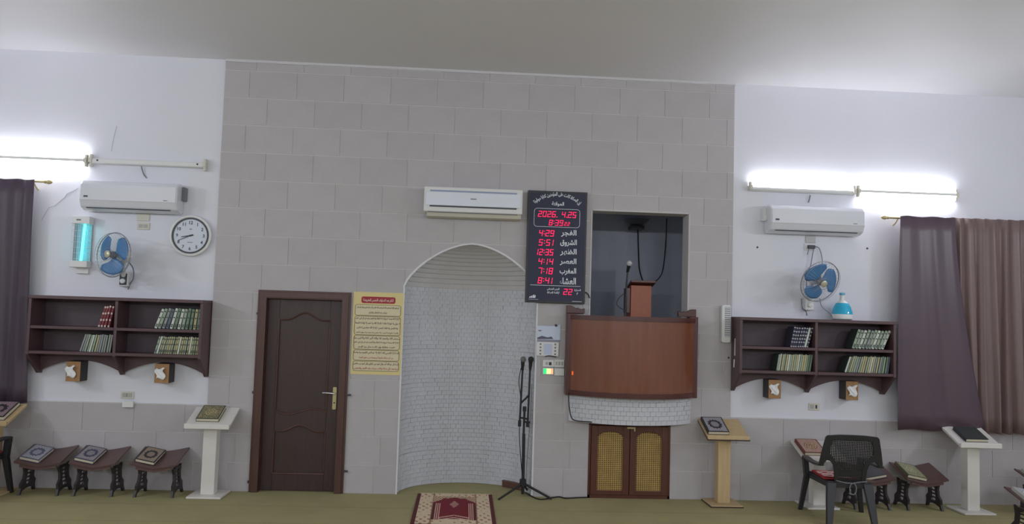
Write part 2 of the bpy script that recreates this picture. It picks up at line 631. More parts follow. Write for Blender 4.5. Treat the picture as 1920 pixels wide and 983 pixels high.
# pale edging around the niche mouth
def edge_pts(g):
    pts = [(NC - NA + g, 0.0), (NC - NA + g, NSP)]
    for k in range(-23, 24):
        x = NC + NA * k / 24
        pts.append((NC + (NA - g) * k / 24, arch_z(x) - g))
    return pts + [(NC + NA - g, NSP), (NC + NA - g, 0.0)]
eo, ei = edge_pts(-0.010), edge_pts(0.006)
tr = MB()
n = len(eo)
vs, fs = [], []
for (a, b) in zip(eo, ei):
    vs += [(a[0], -0.033, a[1]), (b[0], -0.033, b[1]), (b[0], 0.02, b[1])]
for i in range(n - 1):
    for c in range(2):
        fs.append((3 * i + c, 3 * i + c + 1, 3 * i + c + 4, 3 * i + c + 3))
tr.add(vs, fs)
tag(tr.build('trim_2', mat('edge_grout', (222, 222, 224), 0.7), fix=False), kind='structure')

# ---- floor, ceiling, unseen walls
M_carpet = mat('olive_carpet', (170, 161, 116), 0.95, noise=0.10, scale=2.2, bump=0.35, bscale=260)
nt = M_carpet.node_tree
_b = nt.nodes['Principled BSDF']
tc = [x for x in nt.nodes if x.type == 'TEX_COORD'][0]
sep = nt.nodes.new('ShaderNodeSeparateXYZ'); nt.links.new(tc.outputs['Object'], sep.inputs[0])
md = nt.nodes.new('ShaderNodeMath'); md.operation = 'PINGPONG'; md.inputs[1].default_value = 0.3
nt.links.new(sep.outputs['Y'], md.inputs[0])
lt = nt.nodes.new('ShaderNodeMapRange'); lt.inputs['From Max'].default_value = 0.022; lt.inputs['To Min'].default_value = 0.84; lt.inputs['To Max'].default_value = 1.0
nt.links.new(md.outputs[0], lt.inputs['Value'])
lk = _b.inputs['Base Color'].links[0]; src = lk.from_socket; nt.links.remove(lk)
sc2 = nt.nodes.new('ShaderNodeVectorMath'); sc2.operation = 'SCALE'
nt.links.new(src, sc2.inputs[0]); nt.links.new(lt.outputs['Result'], sc2.inputs['Scale']); nt.links.new(sc2.outputs['Vector'], _b.inputs['Base Color'])
fl = MB().box(XL, XR, YB, 0.7, -0.1, 0.0)
tag(fl.build('floor', M_carpet), kind='structure')
tag(MB().box(XL, XR, YB, 0.7, ZC, ZC + 0.15).build('ceiling', M_ceil), kind='structure')
tag(MB().box(XL - 0.2, XL, YB, 0.2, 0, ZC).build('wall_left', M_plaster), kind='structure')
tag(MB().box(XR, XR + 0.2, YB, 0.2, 0, ZC).build('wall_right', M_plaster), kind='structure')
tag(MB().box(XL, XR, YB - 0.2, YB, 0, ZC).build('wall_back', M_plaster), kind='structure')
# white lumps of plaster along the top of the cladding
cap = MB()
x = CX0
while x < CX1:
    w = random.uniform(0.12, 0.35)
    cap.box(x, min(x + w, CX1), -0.034, 0.0, 4.385 + random.uniform(-0.004, 0.004), ZC)
    x += w
cap.build('plaster_seam', mat('seam_plaster', (210, 208, 212), 0.8), wall_front)

# ---- door in the stone wall
dl, dr, dt = -2.105, -1.166, 2.03
door = link('door_1', None); door.location = ((dl + dr) / 2, -0.03, 0); door['_o'] = tuple(door.location); tag(door, kind='structure')
fr = MB()
for k, (g, y) in enumerate(((0.0, -0.05), (0.022, -0.062), (0.05, -0.05))):
    w_ = 0.09 - g
    fr.prism([(dl + g, 0), (dl + 0.09, 0), (dl + 0.09, dt - 0.075), (dr - 0.09, dt - 0.075), (dr - 0.09, 0), (dr - g, 0), (dr - g, dt - g * 0.8), (dl + g, dt - g * 0.8)], y, -0.03 if k == 0 else y + 0.012)
fr.box(dl + 0.06, dl + 0.09, -0.05, 0.12, 0, dt - 0.06); fr.box(dr - 0.09, dr - 0.06, -0.05, 0.12, 0, dt - 0.06); fr.box(dl + 0.06, dr - 0.06, -0.05, 0.12, dt - 0.085, dt - 0.06)
fr.build('door_frame', M_doorf, door, bevel=0.003)
lx0, lx1, lz1 = dl + 0.09, dr - 0.09, dt - 0.085
leaf = MB().box(lx0, lx1, 0.045, 0.085, 0.004, lz1)
leaf_o = leaf.build('door_leaf', M_doorw, door)
# raised stiles and rails around the two carved panels
st = MB()
sx0, sx1 = lx0 + 0.115, lx1 - 0.125
cxm = (sx0 + sx1) / 2
st.box(lx0, sx0, 0.028, 0.046, 0.004, lz1); st.box(sx1, lx1, 0.028, 0.046, 0.004, lz1)
def arch_top(t, base, rise):
    u = abs(t * 2 - 1)
    return base + (rise * (0.5 + 0.5 * math.cos(PI * min(u / 0.72, 1))))
N2 = 24
top = [(sx0 + (sx1 - sx0) * i / N2, arch_top(i / N2, 1.735, 0.075)) for i in range(N2 + 1)]
st.prism([(sx1, lz1), (sx0, lz1)] + top, 0.028, 0.046)
mid_u = [(sx0 + (sx1 - sx0) * i / N2, 0.80 + 0.03 * math.sin(PI * 1.0 * (i / N2 * 2 - 1)) ) for i in range(N2 + 1)]
mid_l = [(sx0 + (sx1 - sx0) * i / N2, arch_top(i / N2, 0.60, 0.062)) for i in range(N2, -1, -1)]
st.prism(mid_u + mid_l, 0.028, 0.046)
st.box(sx0, sx1, 0.028, 0.046, 0.004, 0.175)
st.build('door_rails', M_doorw, door, bevel=0.004)
def bead(pts):
    MB().tube([(x, 0.03, z) for x, z in pts], 0.009, 8).build('panel_moulding', M_doorf, door, smooth=True)
bead([(sx0, 0.82)] + [(sx0, z) for z in (1.2, 1.6)] + top + [(sx1, 1.6), (sx1, 1.2), (sx1, 0.80)] + mid_u[::-1])
bead([(sx0, 0.175), (sx0, 0.4)] + mid_l[::-1] + [(sx1, 0.4), (sx1, 0.175), (sx0, 0.175)])
hp = P(640, 753, -0.0)
hx = lx1 - 0.045
MB().prism(rrect(hx - 0.02, hx + 0.02, 0.83, 1.06, 0.012), 0.012, 0.03).build('handle_plate', M_brass, door, bevel=0.002)
MB().tube([(hx, 0.02, 1.0), (hx, -0.03, 1.0), (hx - 0.02, -0.038, 1.0), (hx - 0.115, -0.036, 1.004)], 0.009, 8).build('lever_handle', M_chrome, door, smooth=True)
MB().tube([(hx, 0.014, 0.9), (hx, 0.006, 0.9)], 0.008, 8).build('key_hole', M_dgrey, door)
for px, py in ((482.5, 588), (474.5, 736), (465.5, 904)):
    c = P(px, py, -0.04)
    MB().tube([c + Vector((0, 0, -0.012)), c + Vector((0, 0, 0.012))], 0.010, 8).build('hinge_pin', M_doorf, door)
for px, py in ((655, 741), (649, 884)):
    c = P(px, py, -0.045)
    MB().box(c.x - 0.025, c.x + 0.015, -0.055, -0.03, c.z - 0.008, c.z + 0.008).build('frame_bolt', M_dgrey, door)

# ------------------------------------------------------------------ pulpit: balcony, cupboard under it, lectern in the opening
bx0, bx1, bzt, bzb = 1.05, 2.415, 1.874, 1.06
bc = (bx0 + bx1) / 2
SAG, YE = 0.33, -0.10
def bulge(x, a=bx0, b=bx1, sag=SAG, ye=YE):
    hw = (b - a) / 2
    rad = (hw * hw + sag * sag) / (2 * sag)
    u = x - (a + b) / 2
    return ye - (math.sqrt(max(rad * rad - u * u, 0)) - (rad - sag))
pulpit = thing('pulpit_balcony', 'curved glossy brown wooden pulpit balcony projecting from the stone wall', 'balcony', (bc, -0.03, bzb))
def curved(mb, x0, x1, z0, z1, off0, off1, n=28):
    """curved slab between two offsets from the bulging face"""
    vs, fs = [], []
    for i in range(n + 1):
        x = x0 + (x1 - x0) * i / n
        y = bulge(x)
        for o in (off0, off1):
            vs += [(x, y + o, z0), (x, y + o, z1)]
    for i in range(n):
        a, b = 4 * i, 4 * i + 4
        fs += [(a, a + 1, b + 1, b), (a + 2, b + 2, b + 3, a + 3), (a + 1, a + 3, b + 3, b + 1), (a, b, b + 2, a + 2)]
    fs += [(0, 2, 3, 1), (4 * n, 4 * n + 1, 4 * n + 3, 4 * n + 2)]
    mb.add(vs, fs)
    return mb
curved(MB(), bx0 + 0.05, bx1 - 0.05, bzb + 0.02, bzt - 0.02, 0, 0.03).build('front_panel', M_balc, pulpit, smooth=True)
curved(MB(), bx0 + 0.03, bx1 - 0.03, bzt - 0.045, bzt, -0.018, 0.05).build('top_rail', M_balcf, pulpit, smooth=True)
curved(MB(), bx0 + 0.03, bx1 - 0.03, bzb, bzb + 0.05, -0.018, 0.05).build('bottom_rail', M_balcf, pulpit, smooth=True)
for x in (bx0, bx1):
    s = 1 if x == bx0 else -1
    pm = MB().box(min(x, x + s * 0.09), max(x, x + s * 0.09), -0.155, -0.03, bzb - 0.005, bzt + 0.015)
    pm.build('post', M_balcf, pulpit, bevel=0.006)
    MB().tube([(x + s * 0.10, -0.16, bzb + 0.03), (x + s * 0.10, -0.16, bzt - 0.03)], 0.008, 8).build('post_bead', M_balcf, pulpit, smooth=True)
    prof = [(x, bzt + 0.015), (x, bzt + 0.095)] + [(x + s * (0.04 + 0.12 * t / 6), bzt + 0.095 - 0.03 + 0.03 * math.cos(t / 6 * PI) + (0.025 if t > 3 else 0)) for t in range(7)] + [(x + s * 0.19, bzt + 0.07), (x + s * 0.19, bzt + 0.015)]
    MB().prism(prof, -0.075, -0.032).build('scroll_ear', M_balcf, pulpit, bevel=0.004)
MB().prism([(bx0 + 0.06, -0.03)] + [(bx0 + 0.06 + (bx1 - bx0 - 0.12) * i / 24, bulge(bx0 + 0.06 + (bx1 - bx0 - 0.12) * i / 24) + 0.04) for i in range(25)] + [(bx1 - 0.06, -0.03)], bzb + 0.05, bzb + 0.08, 'z').build('balcony_floor', M_balcf, pulpit)
# white relief apron below the wood
ax0, ax1, az0, az1 = 1.105, 2.375, 0.785, bzb
ap = MB()
rows, cols = 6, 21
for r in range(rows):
    zz0, zz1 = az0 + (az1 - az0) * r / rows, az0 + (az1 - az0) * (r + 1) / rows
    off = 0.5 * (r % 2)
    xs = [ax0] + [ax0 + (ax1 - ax0) * (c + off) / cols for c in range(0 if off else 1, cols)] + [ax1]
    for a, b in zip(xs[:-1], xs[1:]):
        p = random.choice((0.001, 0.002, 0.004, 0.005)); p2 = p + random.choice((0, 0.004))
        q = []
        for x in (a + 0.001, b - 0.001):
            y = bulge(x, ax0, ax1, 0.27, -0.06)
            q += [(x, y + 0.02, zz0), (x, y + 0.02, zz1), (x, y - p, zz0 + 0.001), (x, y - p2, zz1 - 0.001)]
        ap.add(q, [(2, 6, 7, 3), (0, 2, 3, 1), (6, 4, 5, 7), (3, 7, 5, 1), (0, 4, 6, 2)])
nb = 24
vs = [(ax0 + (ax1 - ax0) * i / nb, bulge(ax0 + (ax1 - ax0) * i / nb, ax0, ax1, 0.27, -0.06) + 0.012) for i in range(nb + 1)]
ap.prism([(ax0, -0.03)] + vs + [(ax1, -0.03)], az0, az1, 'z')
tag(ap.build('relief_apron', M_relief, pulpit), 'white relief tile apron under the balcony', kind='stuff')
# orange power light low on the left of the panel
MB().box(1.108, 1.124, bulge(1.116) - 0.006, bulge(1.116) + 0.002, 1.262, 1.30).build('pilot_light', mat('pilot', (230, 110, 30), 0.5, emit=(255, 90, 20), es=0.6), pulpit)

cup = thing('cupboard', 'low brown double cupboard with woven cane panels below the pulpit balcony', 'cupboard', (1.748, -0.03, 0.0))
cu = MB()
cu.box(1.32, 2.176, -0.036, -0.012, 0.0, 0.035); cu.box(1.32, 2.176, -0.036, -0.012, 0.745, 0.785)
cu.box(1.32, 1.345, -0.036, 0.05, 0, 0.785); cu.box(2.151, 2.176, -0.036, 0.05, 0, 0.785)
cu.box(1.32, 2.176, 0.03, 0.2, 0, 0.785)
cu.build('carcass', M_cab, cup, bevel=0.003)
for (a, b) in ((1.347, 1.745), (1.751, 2.149)):
    dparent = MB()
    px0, px1, pz0, pzs, pzt = a + 0.066, b - 0.066, 0.082, 0.63, 0.685
    N3 = 14
    arch = [(px0 + (px1 - px0) * i / N3, pzs + (pzt - pzs) * math.sin(PI * i / N3) ** 0.7) for i in range(N3 + 1)]
    dparent.box(a, px0, -0.05, -0.016, 0.038, 0.742); dparent.box(px1, b, -0.05, -0.016, 0.038, 0.742); dparent.box(px0, px1, -0.05, -0.016, 0.038, pz0)
    dparent.prism(arch + [(px1, 0.742), (px0, 0.742)], -0.05, -0.016)
    d = dparent.build('door', M_cab, cup, bevel=0.003)
    MB().prism([(px0 - .01, pz0 - .01), (px1 + .01, pz0 - .01), (px1 + .01, pzs)] + arch[::-1] + [(px0 - .01, pzs)], -0.022, -0.017).build('shade_backing', M_caned, d, origin=cup['_o'])  # sheet behind the cane, its dark colour standing for the shade between strands
    cg = MB()
    nx, nz = 12, 30
    for i in range(nx + 1):
        x = px0 + (px1 - px0) * i / nx
        cg.box(x - 0.0038, x + 0.0038, -0.030, -0.027, pz0, pzs + (pzt - pzs) * 0.9 * math.sin(PI * min(max(i / nx, 0.02), 0.98)) ** 0.7)
    for i in range(nz + 1):
        z = pz0 + (pzs - pz0 + 0.03) * i / nz
        cg.box(px0, px1, -0.0335, -0.0305, z - 0.0038, z + 0.0038)
    tag(cg.build('cane_weave', M_cane, d, origin=cup['_o']), kind='stuff')
lt_ = MB().box(1.715, 1.79, -0.062, -0.05, 0.715, 0.733); lt_.box(1.785, 1.80, -0.066, -0.05, 0.69, 0.733)
lt_.build('latch', M_brass, cup, bevel=0.002)

# lectern standing in the opening
lc = thing('pulpit_lectern', 'small brown wooden lectern standing inside the dark pulpit opening', 'lectern', (1.75, 0.25, 0.95))
pa, pb = P(1183.5, 535, 0.25), P(1221, 590, 0.25)
MB().box(pa.x, pb.x, 0.25, 0.5, 0.95, pa.z).build('body', mat('lectern_wood', (168, 96, 66), 0.4, noise=0.12, scale=4, stretch=(6, 6, 1)), lc, bevel=0.004)
MB().prism([(0.19, pa.z + 0.03), (0.19, pa.z + 0.055), (0.56, pa.z - 0.04), (0.56, pa.z - 0.065)], pa.x - 0.015, pb.x + 0.03, 'x').build('sloping_top', M_balcf, lc, bevel=0.003)
MB().box(pa.x - 0.045, pa.x - 0.004, 0.26, 0.42, pa.z - 0.30, pa.z - 0.03).build('side_shelf', M_balcf, lc, bevel=0.003)
# gooseneck microphone on the pulpit
gm = thing('gooseneck_microphone', 'silver headed microphone on a thin black gooseneck beside the pulpit lectern', 'microphone', P(1172, 592, 0.12))
g0, g1, g2 = P(1171, 610, 0.12), P(1174, 545, 0.12), P(1177, 508, 0.12)
MB().tube(spline([Vector((g0.x, 0.12, 0.95)), g0, g1, g2]), 0.009, 8).build('gooseneck', M_blackm, gm, smooth=True)
dv = (P(1180, 494, 0.08) - g2).normalized()
MB().tube([g2 - dv * 0.02, g2 + dv * 0.05, g2 + dv * 0.07], [0.014, 0.02, 0.024], 10).build('microphone_body', M_blackm, gm, smooth=True)
MB().tube([g2 + dv * 0.068, g2 + dv * 0.08, g2 + dv * 0.1, g2 + dv * 0.115], [0.024, 0.031, 0.029, 0.012], 12).build('grille_head', mat('silver_grille', (206, 208, 212), 0.35, metal=0.2), gm, smooth=True)
MB().tube(spline([P(1173, 548, 0.1), P(1160, 560, 0.1), P(1157, 572, 0.1), P(1170, 582, 0.1)]), 0.004, 6).build('cable', M_blackm, gm, smooth=True)
# cables hanging in the opening, and the dark bracket they come from
hb = thing('ceiling_bracket', 'dark bracket high inside the pulpit opening with a hanging cable', 'bracket', P(1193, 425, 1.3))
c = P(1193, 427, 1.3)
MB().box(c.x - 0.08, c.x + 0.08, 1.2, 1.4, c.z - 0.03, c.z + 0.02).build('bracket_plate', M_dgrey, hb, bevel=0.004)
MB().lathe([(0.16, 0.10), (0.13, 0.06), (0.05, 0.02)], 20, (c.x, 1.3, c.z)).build('lamp_bowl', M_greyp, hb, smooth=True)
MB().tube(spline([P(1196, 430, 1.2), P(1197, 470, 1.0), P(1199, 505, 0.6), P(1206, 530, 0.38)]), 0.008, 6).build('cable', M_blackm, hb, smooth=True)
tag(MB().tube(spline([P(1250, 410, 1.5), P(1248, 460, 1.5), P(1243, 505, 1.1), P(1236, 521, 0.7), P(1225, 531, 0.4)]), 0.007, 6).build('hanging_cable', M_blackm, smooth=True), 'thin dark cable looping down the right inside of the pulpit opening', 'cable')
pp = P(1112, 505, 1.4); pq = P(1152, 600, 1.4)
bd = thing('storage_board', 'pale blue-grey board leaning at the back of the pulpit opening', 'board', ((pp.x + pq.x) / 2, 1.4, 0.95))
MB().box(0.96, pq.x, 1.42, 1.45, 0.95, pp.z).build('board_panel', mat('board_grey', (172, 178, 192), 0.6), bd)
MB().box(0.96, pq.x, 1.405, 1.42, pp.z - 0.03, pp.z).build('board_edge', mat('board_edge', (186, 190, 200), 0.6), bd)
# cable down the side of the balcony apron
tag(MB().tube(spline([P(1066, 738, -0.17), P(1067, 760, -0.17), P(1071, 782, -0.2), P(1080, 789, -0.26), P(1110, 792, -0.32)]), 0.006, 6).build('drooping_cable', M_blackm, smooth=True), 'black cable drooping down the left edge of the white relief apron', 'cable')

# ------------------------------------------------------------------ LED prayer board
lx, rx, bz, tz = 0.615, 1.238, 1.988, 3.156
LY = -0.085
led = thing('prayer_time_board', 'tall black digital prayer time board with red glowing digits', 'display board', ((lx + rx) / 2, -0.03, bz))
MB().box(lx, rx, -0.08, -0.03, bz, tz).build('case', M_black, led, bevel=0.004)
MB().box(lx + 0.022, rx - 0.022, LY, -0.079, bz + 0.022, tz - 0.022).build('display_face', M_panel, led)
def lp(px, py):                       # board measured between its own corners in the photograph
    v = (py - (357 + (px - 992) * 0.036)) / 210.0
    xl = 992 - 9 * v
    u = (px - xl) / (111 + 1 * v)
    return lx + (rx - lx) * u, tz - (tz - bz) * v
PY = LY - 0.0012
SEG = {'0': 'abcdef', '1': 'bc', '2': 'abged', '3': 'abgcd', '4': 'fgbc', '5': 'afgcd', '6': 'afgedc', '7': 'abc', '8': 'abcdefg', '9': 'abcdfg'}
def digits(s, px0, px1, pyc, hpx, name='led_digits'):
    """seven segment digits spread from px0 to px1"""
    x0, z0 = lp(px0, pyc); x1, _ = lp(px1, pyc)
    h = hpx / 180.0
    adv = {'.': 0.35, ':': 0.35, ' ': 0.75, '1': 0.62}
    tot = sum(adv.get(c, 1.0) for c in s)
    w = (x1 - x0) / tot
    x = x0
    t = h * 0.14
    for c in s:
        a = adv.get(c, 1.0) * w
        mb = MB()
        if c in SEG:
            dw = min(w * 0.8, h * 0.62)
            l = x + (a - dw) / 2 if c != '1' else x + a * 0.8 - dw
            r = l + dw
            mid, top_, bot = 0.0, h / 2, -h / 2
            sg = {'a': (l, r, top_ - t, top_), 'd': (l, r, bot, bot + t), 'g': (l, r, -t / 2, t / 2), 'f': (l, l + t, t * .2, top_ - t * .2),
                  'b': (r - t, r, t * .2, top_ - t * .2), 'e': (l, l + t, bot + t * .2, -t * .2), 'c': (r - t, r, bot + t * .2, -t * .2)}
            for k in SEG[c]:
                xa, xb, za, zb = sg[k]
                g = t * 0.12
                q = [(xa + g, za + g), (xb - g, za + g), (xb - g, zb - g), (xa + g, zb - g)]
                mb.prism([(p[0] + p[1] * 0.14, z0 + p[1]) for p in q], PY - 0.0015, PY)
        elif c == '.':
            mb.box(x + a * .2, x + a * .2 + t, PY - .0015, PY, z0 - h / 2, z0 - h / 2 + t)
        elif c == ':':
            for q in (-0.18, 0.22):
                mb.box(x + a * .3, x + a * .3 + t * .9, PY - .0015, PY, z0 + h * q, z0 + h * q + t * .9)
        if mb.v:
            tag(mb.build('led_digit' if c in SEG else 'led_dots', M_led, led), kind='stuff')
        x += a
digits('2026. 4.25', 1009, 1082, 401.5, 11.5)
digits('8:39', 1029, 1057, 418, 11)
digits('22', 1057.5, 1069.5, 420.5, 7)
for s, a, b, py in (('4:29', 1010, 1040, 437.5), ('5:51', 1009, 1039, 455), ('12:35', 1005, 1038, 473), ('4:14', 1007.5, 1038, 490.5), ('7:18', 1007, 1037, 508), ('8:41', 1006.5, 1036, 526)):
    digits(s, a, b, py, 12)
digits('22', 1054, 1072.5, 547.5, 11.5)
# pale prayer names and rules
for s, py, w in (('الفجر', 438.5, 29), ('الشروق', 456.5, 31), ('الظهر', 474, 31), ('العصر', 492, 31), ('المغرب', 510, 31), ('العشاء', 528, 31)):
    x, z = lp(1066.5 - (py - 438) * 0.035, py)
    lettering(arabic(s), x, z, PY, M_print, led, w=w / 180.0, h=13.5 / 180.0)
x, z = lp(1046.5, 369.5)
lettering(arabic('إن الصلاة كانت على المؤمنين كتابا موقوتا'), x, z + 0.022, PY, M_print, led, w=95 / 180.0, h=9.5 / 180.0, arc=0.36)
x, z = lp(1047, 383.5)
lettering(arabic('الموقتة'), x, z, PY, M_print, led, w=23 / 180.0, h=9 / 180.0)
x, z = lp(1036, 543); lettering(arabic('الزمن المتبقي'), x, z, PY, M_print, led, w=23 / 180.0, h=5.5 / 180.0)
x, z = lp(1036, 549.5); lettering(arabic('لإقامة الصلاة'), x, z, PY, M_print, led, w=23 / 180.0, h=5.5 / 180.0)
x, z = lp(1081.5, 545); lettering(arabic('الحرارة'), x, z, PY, M_print, led, w=12 / 180.0, h=4.5 / 180.0)
x, z = lp(1081, 551.5); lettering(arabic('مْ'[:1]), x, z, PY, M_print, led, h=4.5 / 180.0)
def frame_line(pts, r=0.0025, m=M_print, name='rule_line', parent=led, y=PY):
    MB().tube([(a, y, b) for a, b in pts], r, 4, closed=True).build(name, m, parent)
(fx0, fz0), (fx1, fz1) = lp(1001.5, 425), lp(1088, 394)
frame_line(rrect(fx0, fx1, fz0, fz1, 0.03))
(x0_, z0_), (x1_, z1_) = lp(993, 534.5), lp(1087, 538)
MB().box(x0_, x1_, PY - 0.001, PY, z0_ - 0.002, z0_ + 0.002).build('rule_line', M_print, led)
# maker's mark: a low stepped emblem over two hair lines of tiny print
x, z = lp(997, 555)
lg = MB()
for k, (a, hh) in enumerate(((0, .018), (.018, .026), (.036, .036), (.05, .03))):
    lg.prism([(x - .035 + a, z - .02), (x - .02 + a, z - .02), (x - .016 + a, z - .02 + hh), (x - .028 + a, z - .02 + hh * .8)], PY - .001, PY)
lg.box(x - .04, x + .062, PY - .001, PY, z - .036, z - .0335)
lg.build('maker_mark', M_print, led)
x, z = lp(1080, 566)
MB().box(x - .05, x + .05, PY - .001, PY, z - .002, z + .002).build('fine_print', M_print, led)
tag(MB().tube(spline([P(1094, 549, -0.04), P(1099, 549, -0.045), P(1103, 553, -0.045), P(1105, 558, -0.04), P(1107, 560, 0.0)]), 0.006, 6).build('board_lead', M_blackm, smooth=True), 'short black lead running from the prayer board to the pulpit opening', 'cable')

# ------------------------------------------------------------------ poster
qx0, qx1, qz0, qz1 = -1.146, -0.636, 1.200, 2.042
po = thing('prayer_poster', 'yellow paper poster with red title and boxed Arabic lines beside the door', 'poster', ((qx0 + qx1) / 2, -0.03, qz0))
MB().box(qx0, qx1, -0.034, -0.0305, qz0, qz1).build('paper', M_poster, po)
yp = -0.0345
def pp_(u, v): return qx0 + (qx1 - qx0) * u, qz1 - (qz1 - qz0) * v
a = pp_(0.16, 0.055); b = pp_(0.84, 0.135)
MB().prism(rrect(a[0], b[0], b[1], a[1], 0.02), yp - 0.0012, yp).build('title_band', M_band, po)
x, z = pp_(0.5, 0.095)
lettering(arabic('أذكار بعد الصلوات الخمس المفروضة'), x, z, yp - 0.0016, M_inkw, po, w=0.31, h=0.042)
boxes = [(0.155, 0.285, ['أستغفر الله أستغفر الله أستغفر الله اللهم أنت السلام ومنك السلام', 'تباركت يا ذا الجلال والإكرام'], (0.84, 0.36)),
         (0.295, 0.52, ['لا إله إلا الله وحده لا شريك له له الملك وله الحمد وهو على كل شيء قدير', 'لا حول ولا قوة إلا بالله لا إله إلا الله ولا نعبد إلا إياه له النعمة', 'وله الفضل وله الثناء الحسن لا إله إلا الله مخلصين له الدين', 'اللهم لا مانع لما أعطيت ولا معطي لما منعت ولا ينفع ذا الجد'], (0.88, 0.9, 0.82, 0.84)),
         (0.53, 0.695, ['سبحان الله والحمد لله والله أكبر ثلاثا وثلاثين مرة', 'لا إله إلا الله وحده لا شريك له له الملك وله الحمد وهو على كل شيء قدير', 'غفرت خطاياه وإن كانت مثل زبد البحر'], (0.92, 0.9, 0.74)),
         (0.705, 0.83, ['قراءة آية الكرسي الله لا إله إلا هو الحي القيوم مرة واحدة', 'دبر كل صلاة مكتوبة لم يمنعه من دخول الجنة'], (0.9, 0.68)),
         (0.84, 0.955, ['قراءة قل هو الله أحد وقل أعوذ برب الفلق وقل أعوذ برب الناس', 'مرة بعد كل صلاة وثلاث مرات بعد الفجر والمغرب'], (0.9, 0.88))]
for bi, (v0, v1, lines, ws) in enumerate(boxes):
    a = pp_(0.045, v0); b = pp_(0.955, v1)
    MB().prism(rrect(a[0], b[0], b[1], a[1], 0.022), yp - 0.0006, yp).build('text_box', M_posteri, po)
    MB().tube([(x, yp - 0.0008, z) for x, z in rrect(a[0], b[0], b[1], a[1], 0.022)], 0.0022, 4, closed=True).build('box_outline', M_ink, po)
    for li, (s, w) in enumerate(zip(lines, ws)):
        x, z = pp_(0.5, v0 + (v1 - v0) * (li + 0.5) / len(lines))
        red = li == len(lines) - 1 and bi >= 3
        lettering(arabic(s), x, z, yp - 0.0016, M_inkr if red else M_ink, po, w=(qx1 - qx0) * w, h=0.031 if li == 0 else 0.027)

# ------------------------------------------------------------------ air conditioners
def air_con(name, label, x0, x1, z0, z1, dep, shape):
    t = thing(name, label, 'air conditioner', ((x0 + x1) / 2, shape['y'], z0))
    y = shape['y']
    if shape['k'] == 'curved':
        prof = [(y, z0 + 0.02), (y, z1 - 0.005), (y - 0.08, z1), (y - dep * 0.8, z1 - 0.012), (y - dep, z1 - 0.045), (y - dep - 0.004, z0 + 0.10), (y - dep + 0.03, z0 + 0.03), (y - dep * 0.45, z0), (y - 0.02, z0)]
        MB().prism(prof, x0, x1, 'x').build('case', M_whitep, t, bevel=0.014)
        MB().prism([(y - dep * 0.84, z1 - 0.014), (y - dep - 0.003, z1 - 0.052), (y - dep - 0.009, z0 + 0.098), (y - dep - 0.002, z0 + 0.098), (y - dep + 0.012, z1 - 0.05)], x0 + 0.012, x1 - 0.012, 'x').build('front_cover', M_whitep, t, bevel=0.004)
        MB().prism([(y - dep + 0.004, z0 + 0.088), (y - dep + 0.034, z0 + 0.028), (y - dep + 0.044, z0 + 0.034), (y - dep + 0.012, z0 + 0.094)], x0 + 0.06, x1 - 0.07, 'x').build('air_flap', mat('flap_plastic', (196, 198, 206), 0.35), t, bevel=0.002)
        MB().prism([(y - dep + 0.026, z0 + 0.026), (y - dep + 0.034, z0 + 0.020), (y - dep + 0.044, z0 + 0.024), (y - dep + 0.038, z0 + 0.032)], x0 + 0.06, x1 - 0.07, 'x').build('flap_gap', M_dgrey, t)
        MB().box(x0 + 0.045, x0 + 0.085, y - dep - 0.0105, y - dep - 0.008, z0 + 0.125, z0 + 0.142).build('badge', M_dgrey, t)
        MB().box(x1 - 0.13, x1 - 0.09, y - dep - 0.0105, y - dep - 0.008, z0 + 0.113, z0 + 0.12).build('badge', M_greyp, t)
        s = shape['pipe']
        xa = x1 if s > 0 else x0
        MB().box(min(xa, xa + s * 0.035), max(xa, xa + s * 0.035), y - 0.075, y, z0 + 0.14, z1 - 0.03).build('side_bracket', M_greyp if s > 0 else M_whitem, t, bevel=0.003)
        if s < 0:
            MB().prism([(xa - 0.075, z0 + 0.13), (xa - 0.02, z0 + 0.155), (xa + 0.01, z0 + 0.2), (xa + 0.01, z0 + 0.15), (xa - 0.02, z0 + 0.125)], y - 0.09, y - 0.06).build('taped_pipe_end', M_whitem, t, bevel=0.004)
    else:
        MB().box(x0, x1, y - dep, y, z0 + 0.05, z1).build('case', M_whitem, t, bevel=0.012)
        MB().box(x0 + 0.06, x1 - 0.06, y - dep - 0.004, y - dep + 0.01, z1 - 0.05, z1 - 0.035).build('top_slot', mat('slot_blue', (150, 160, 190), 0.5), t)
        MB().box(x0 + 0.02, x1 - 0.02, y - dep - 0.008, y - dep + 0.002, z0 + 0.115, z1 - 0.055).build('front_cover', mat('cover_white', (226, 230, 240), 0.25), t, bevel=0.003)
        MB().box(x0 + 0.06, x1 - 0.06, y - dep - 0.0095, y - dep, z0 + 0.1, z0 + 0.113).build('slot_line', M_dgrey, t)
        MB().prism([(y - dep - 0.002, z0 + 0.085), (y - dep + 0.05, z0 + 0.008), (y - 0.02, z0), (y - 0.02, z0 + 0.085)], x0 + 0.03, x1 - 0.01, 'x').build('air_outlet', M_beigep, t, bevel=0.006)
        MB().box(x0 + 0.04, x1 - 0.05, y - dep + 0.002, y - dep + 0.03, z0 + 0.045, z0 + 0.05).build('outlet_gap', M_greyp, t)
        MB().box((x0 + x1) / 2 - 0.03, (x0 + x1) / 2 + 0.03, y - dep - 0.0095, y - dep - 0.007, z0 + 0.185, z0 + 0.195).build('badge', M_greyp, t)
    return t
air_con('air_conditioner', 'flat fronted white air conditioner above the niche beside the prayer board', -0.455, 0.55, 2.828, 3.135, 0.19, dict(k='flat', y=-0.03))
air_con('air_conditioner', 'glossy white air conditioner under the unlit tube light above the wall clock', -3.865, -2.915, 2.768, 3.075, 0.20, dict(k='curved', y=0.0, pipe=1))
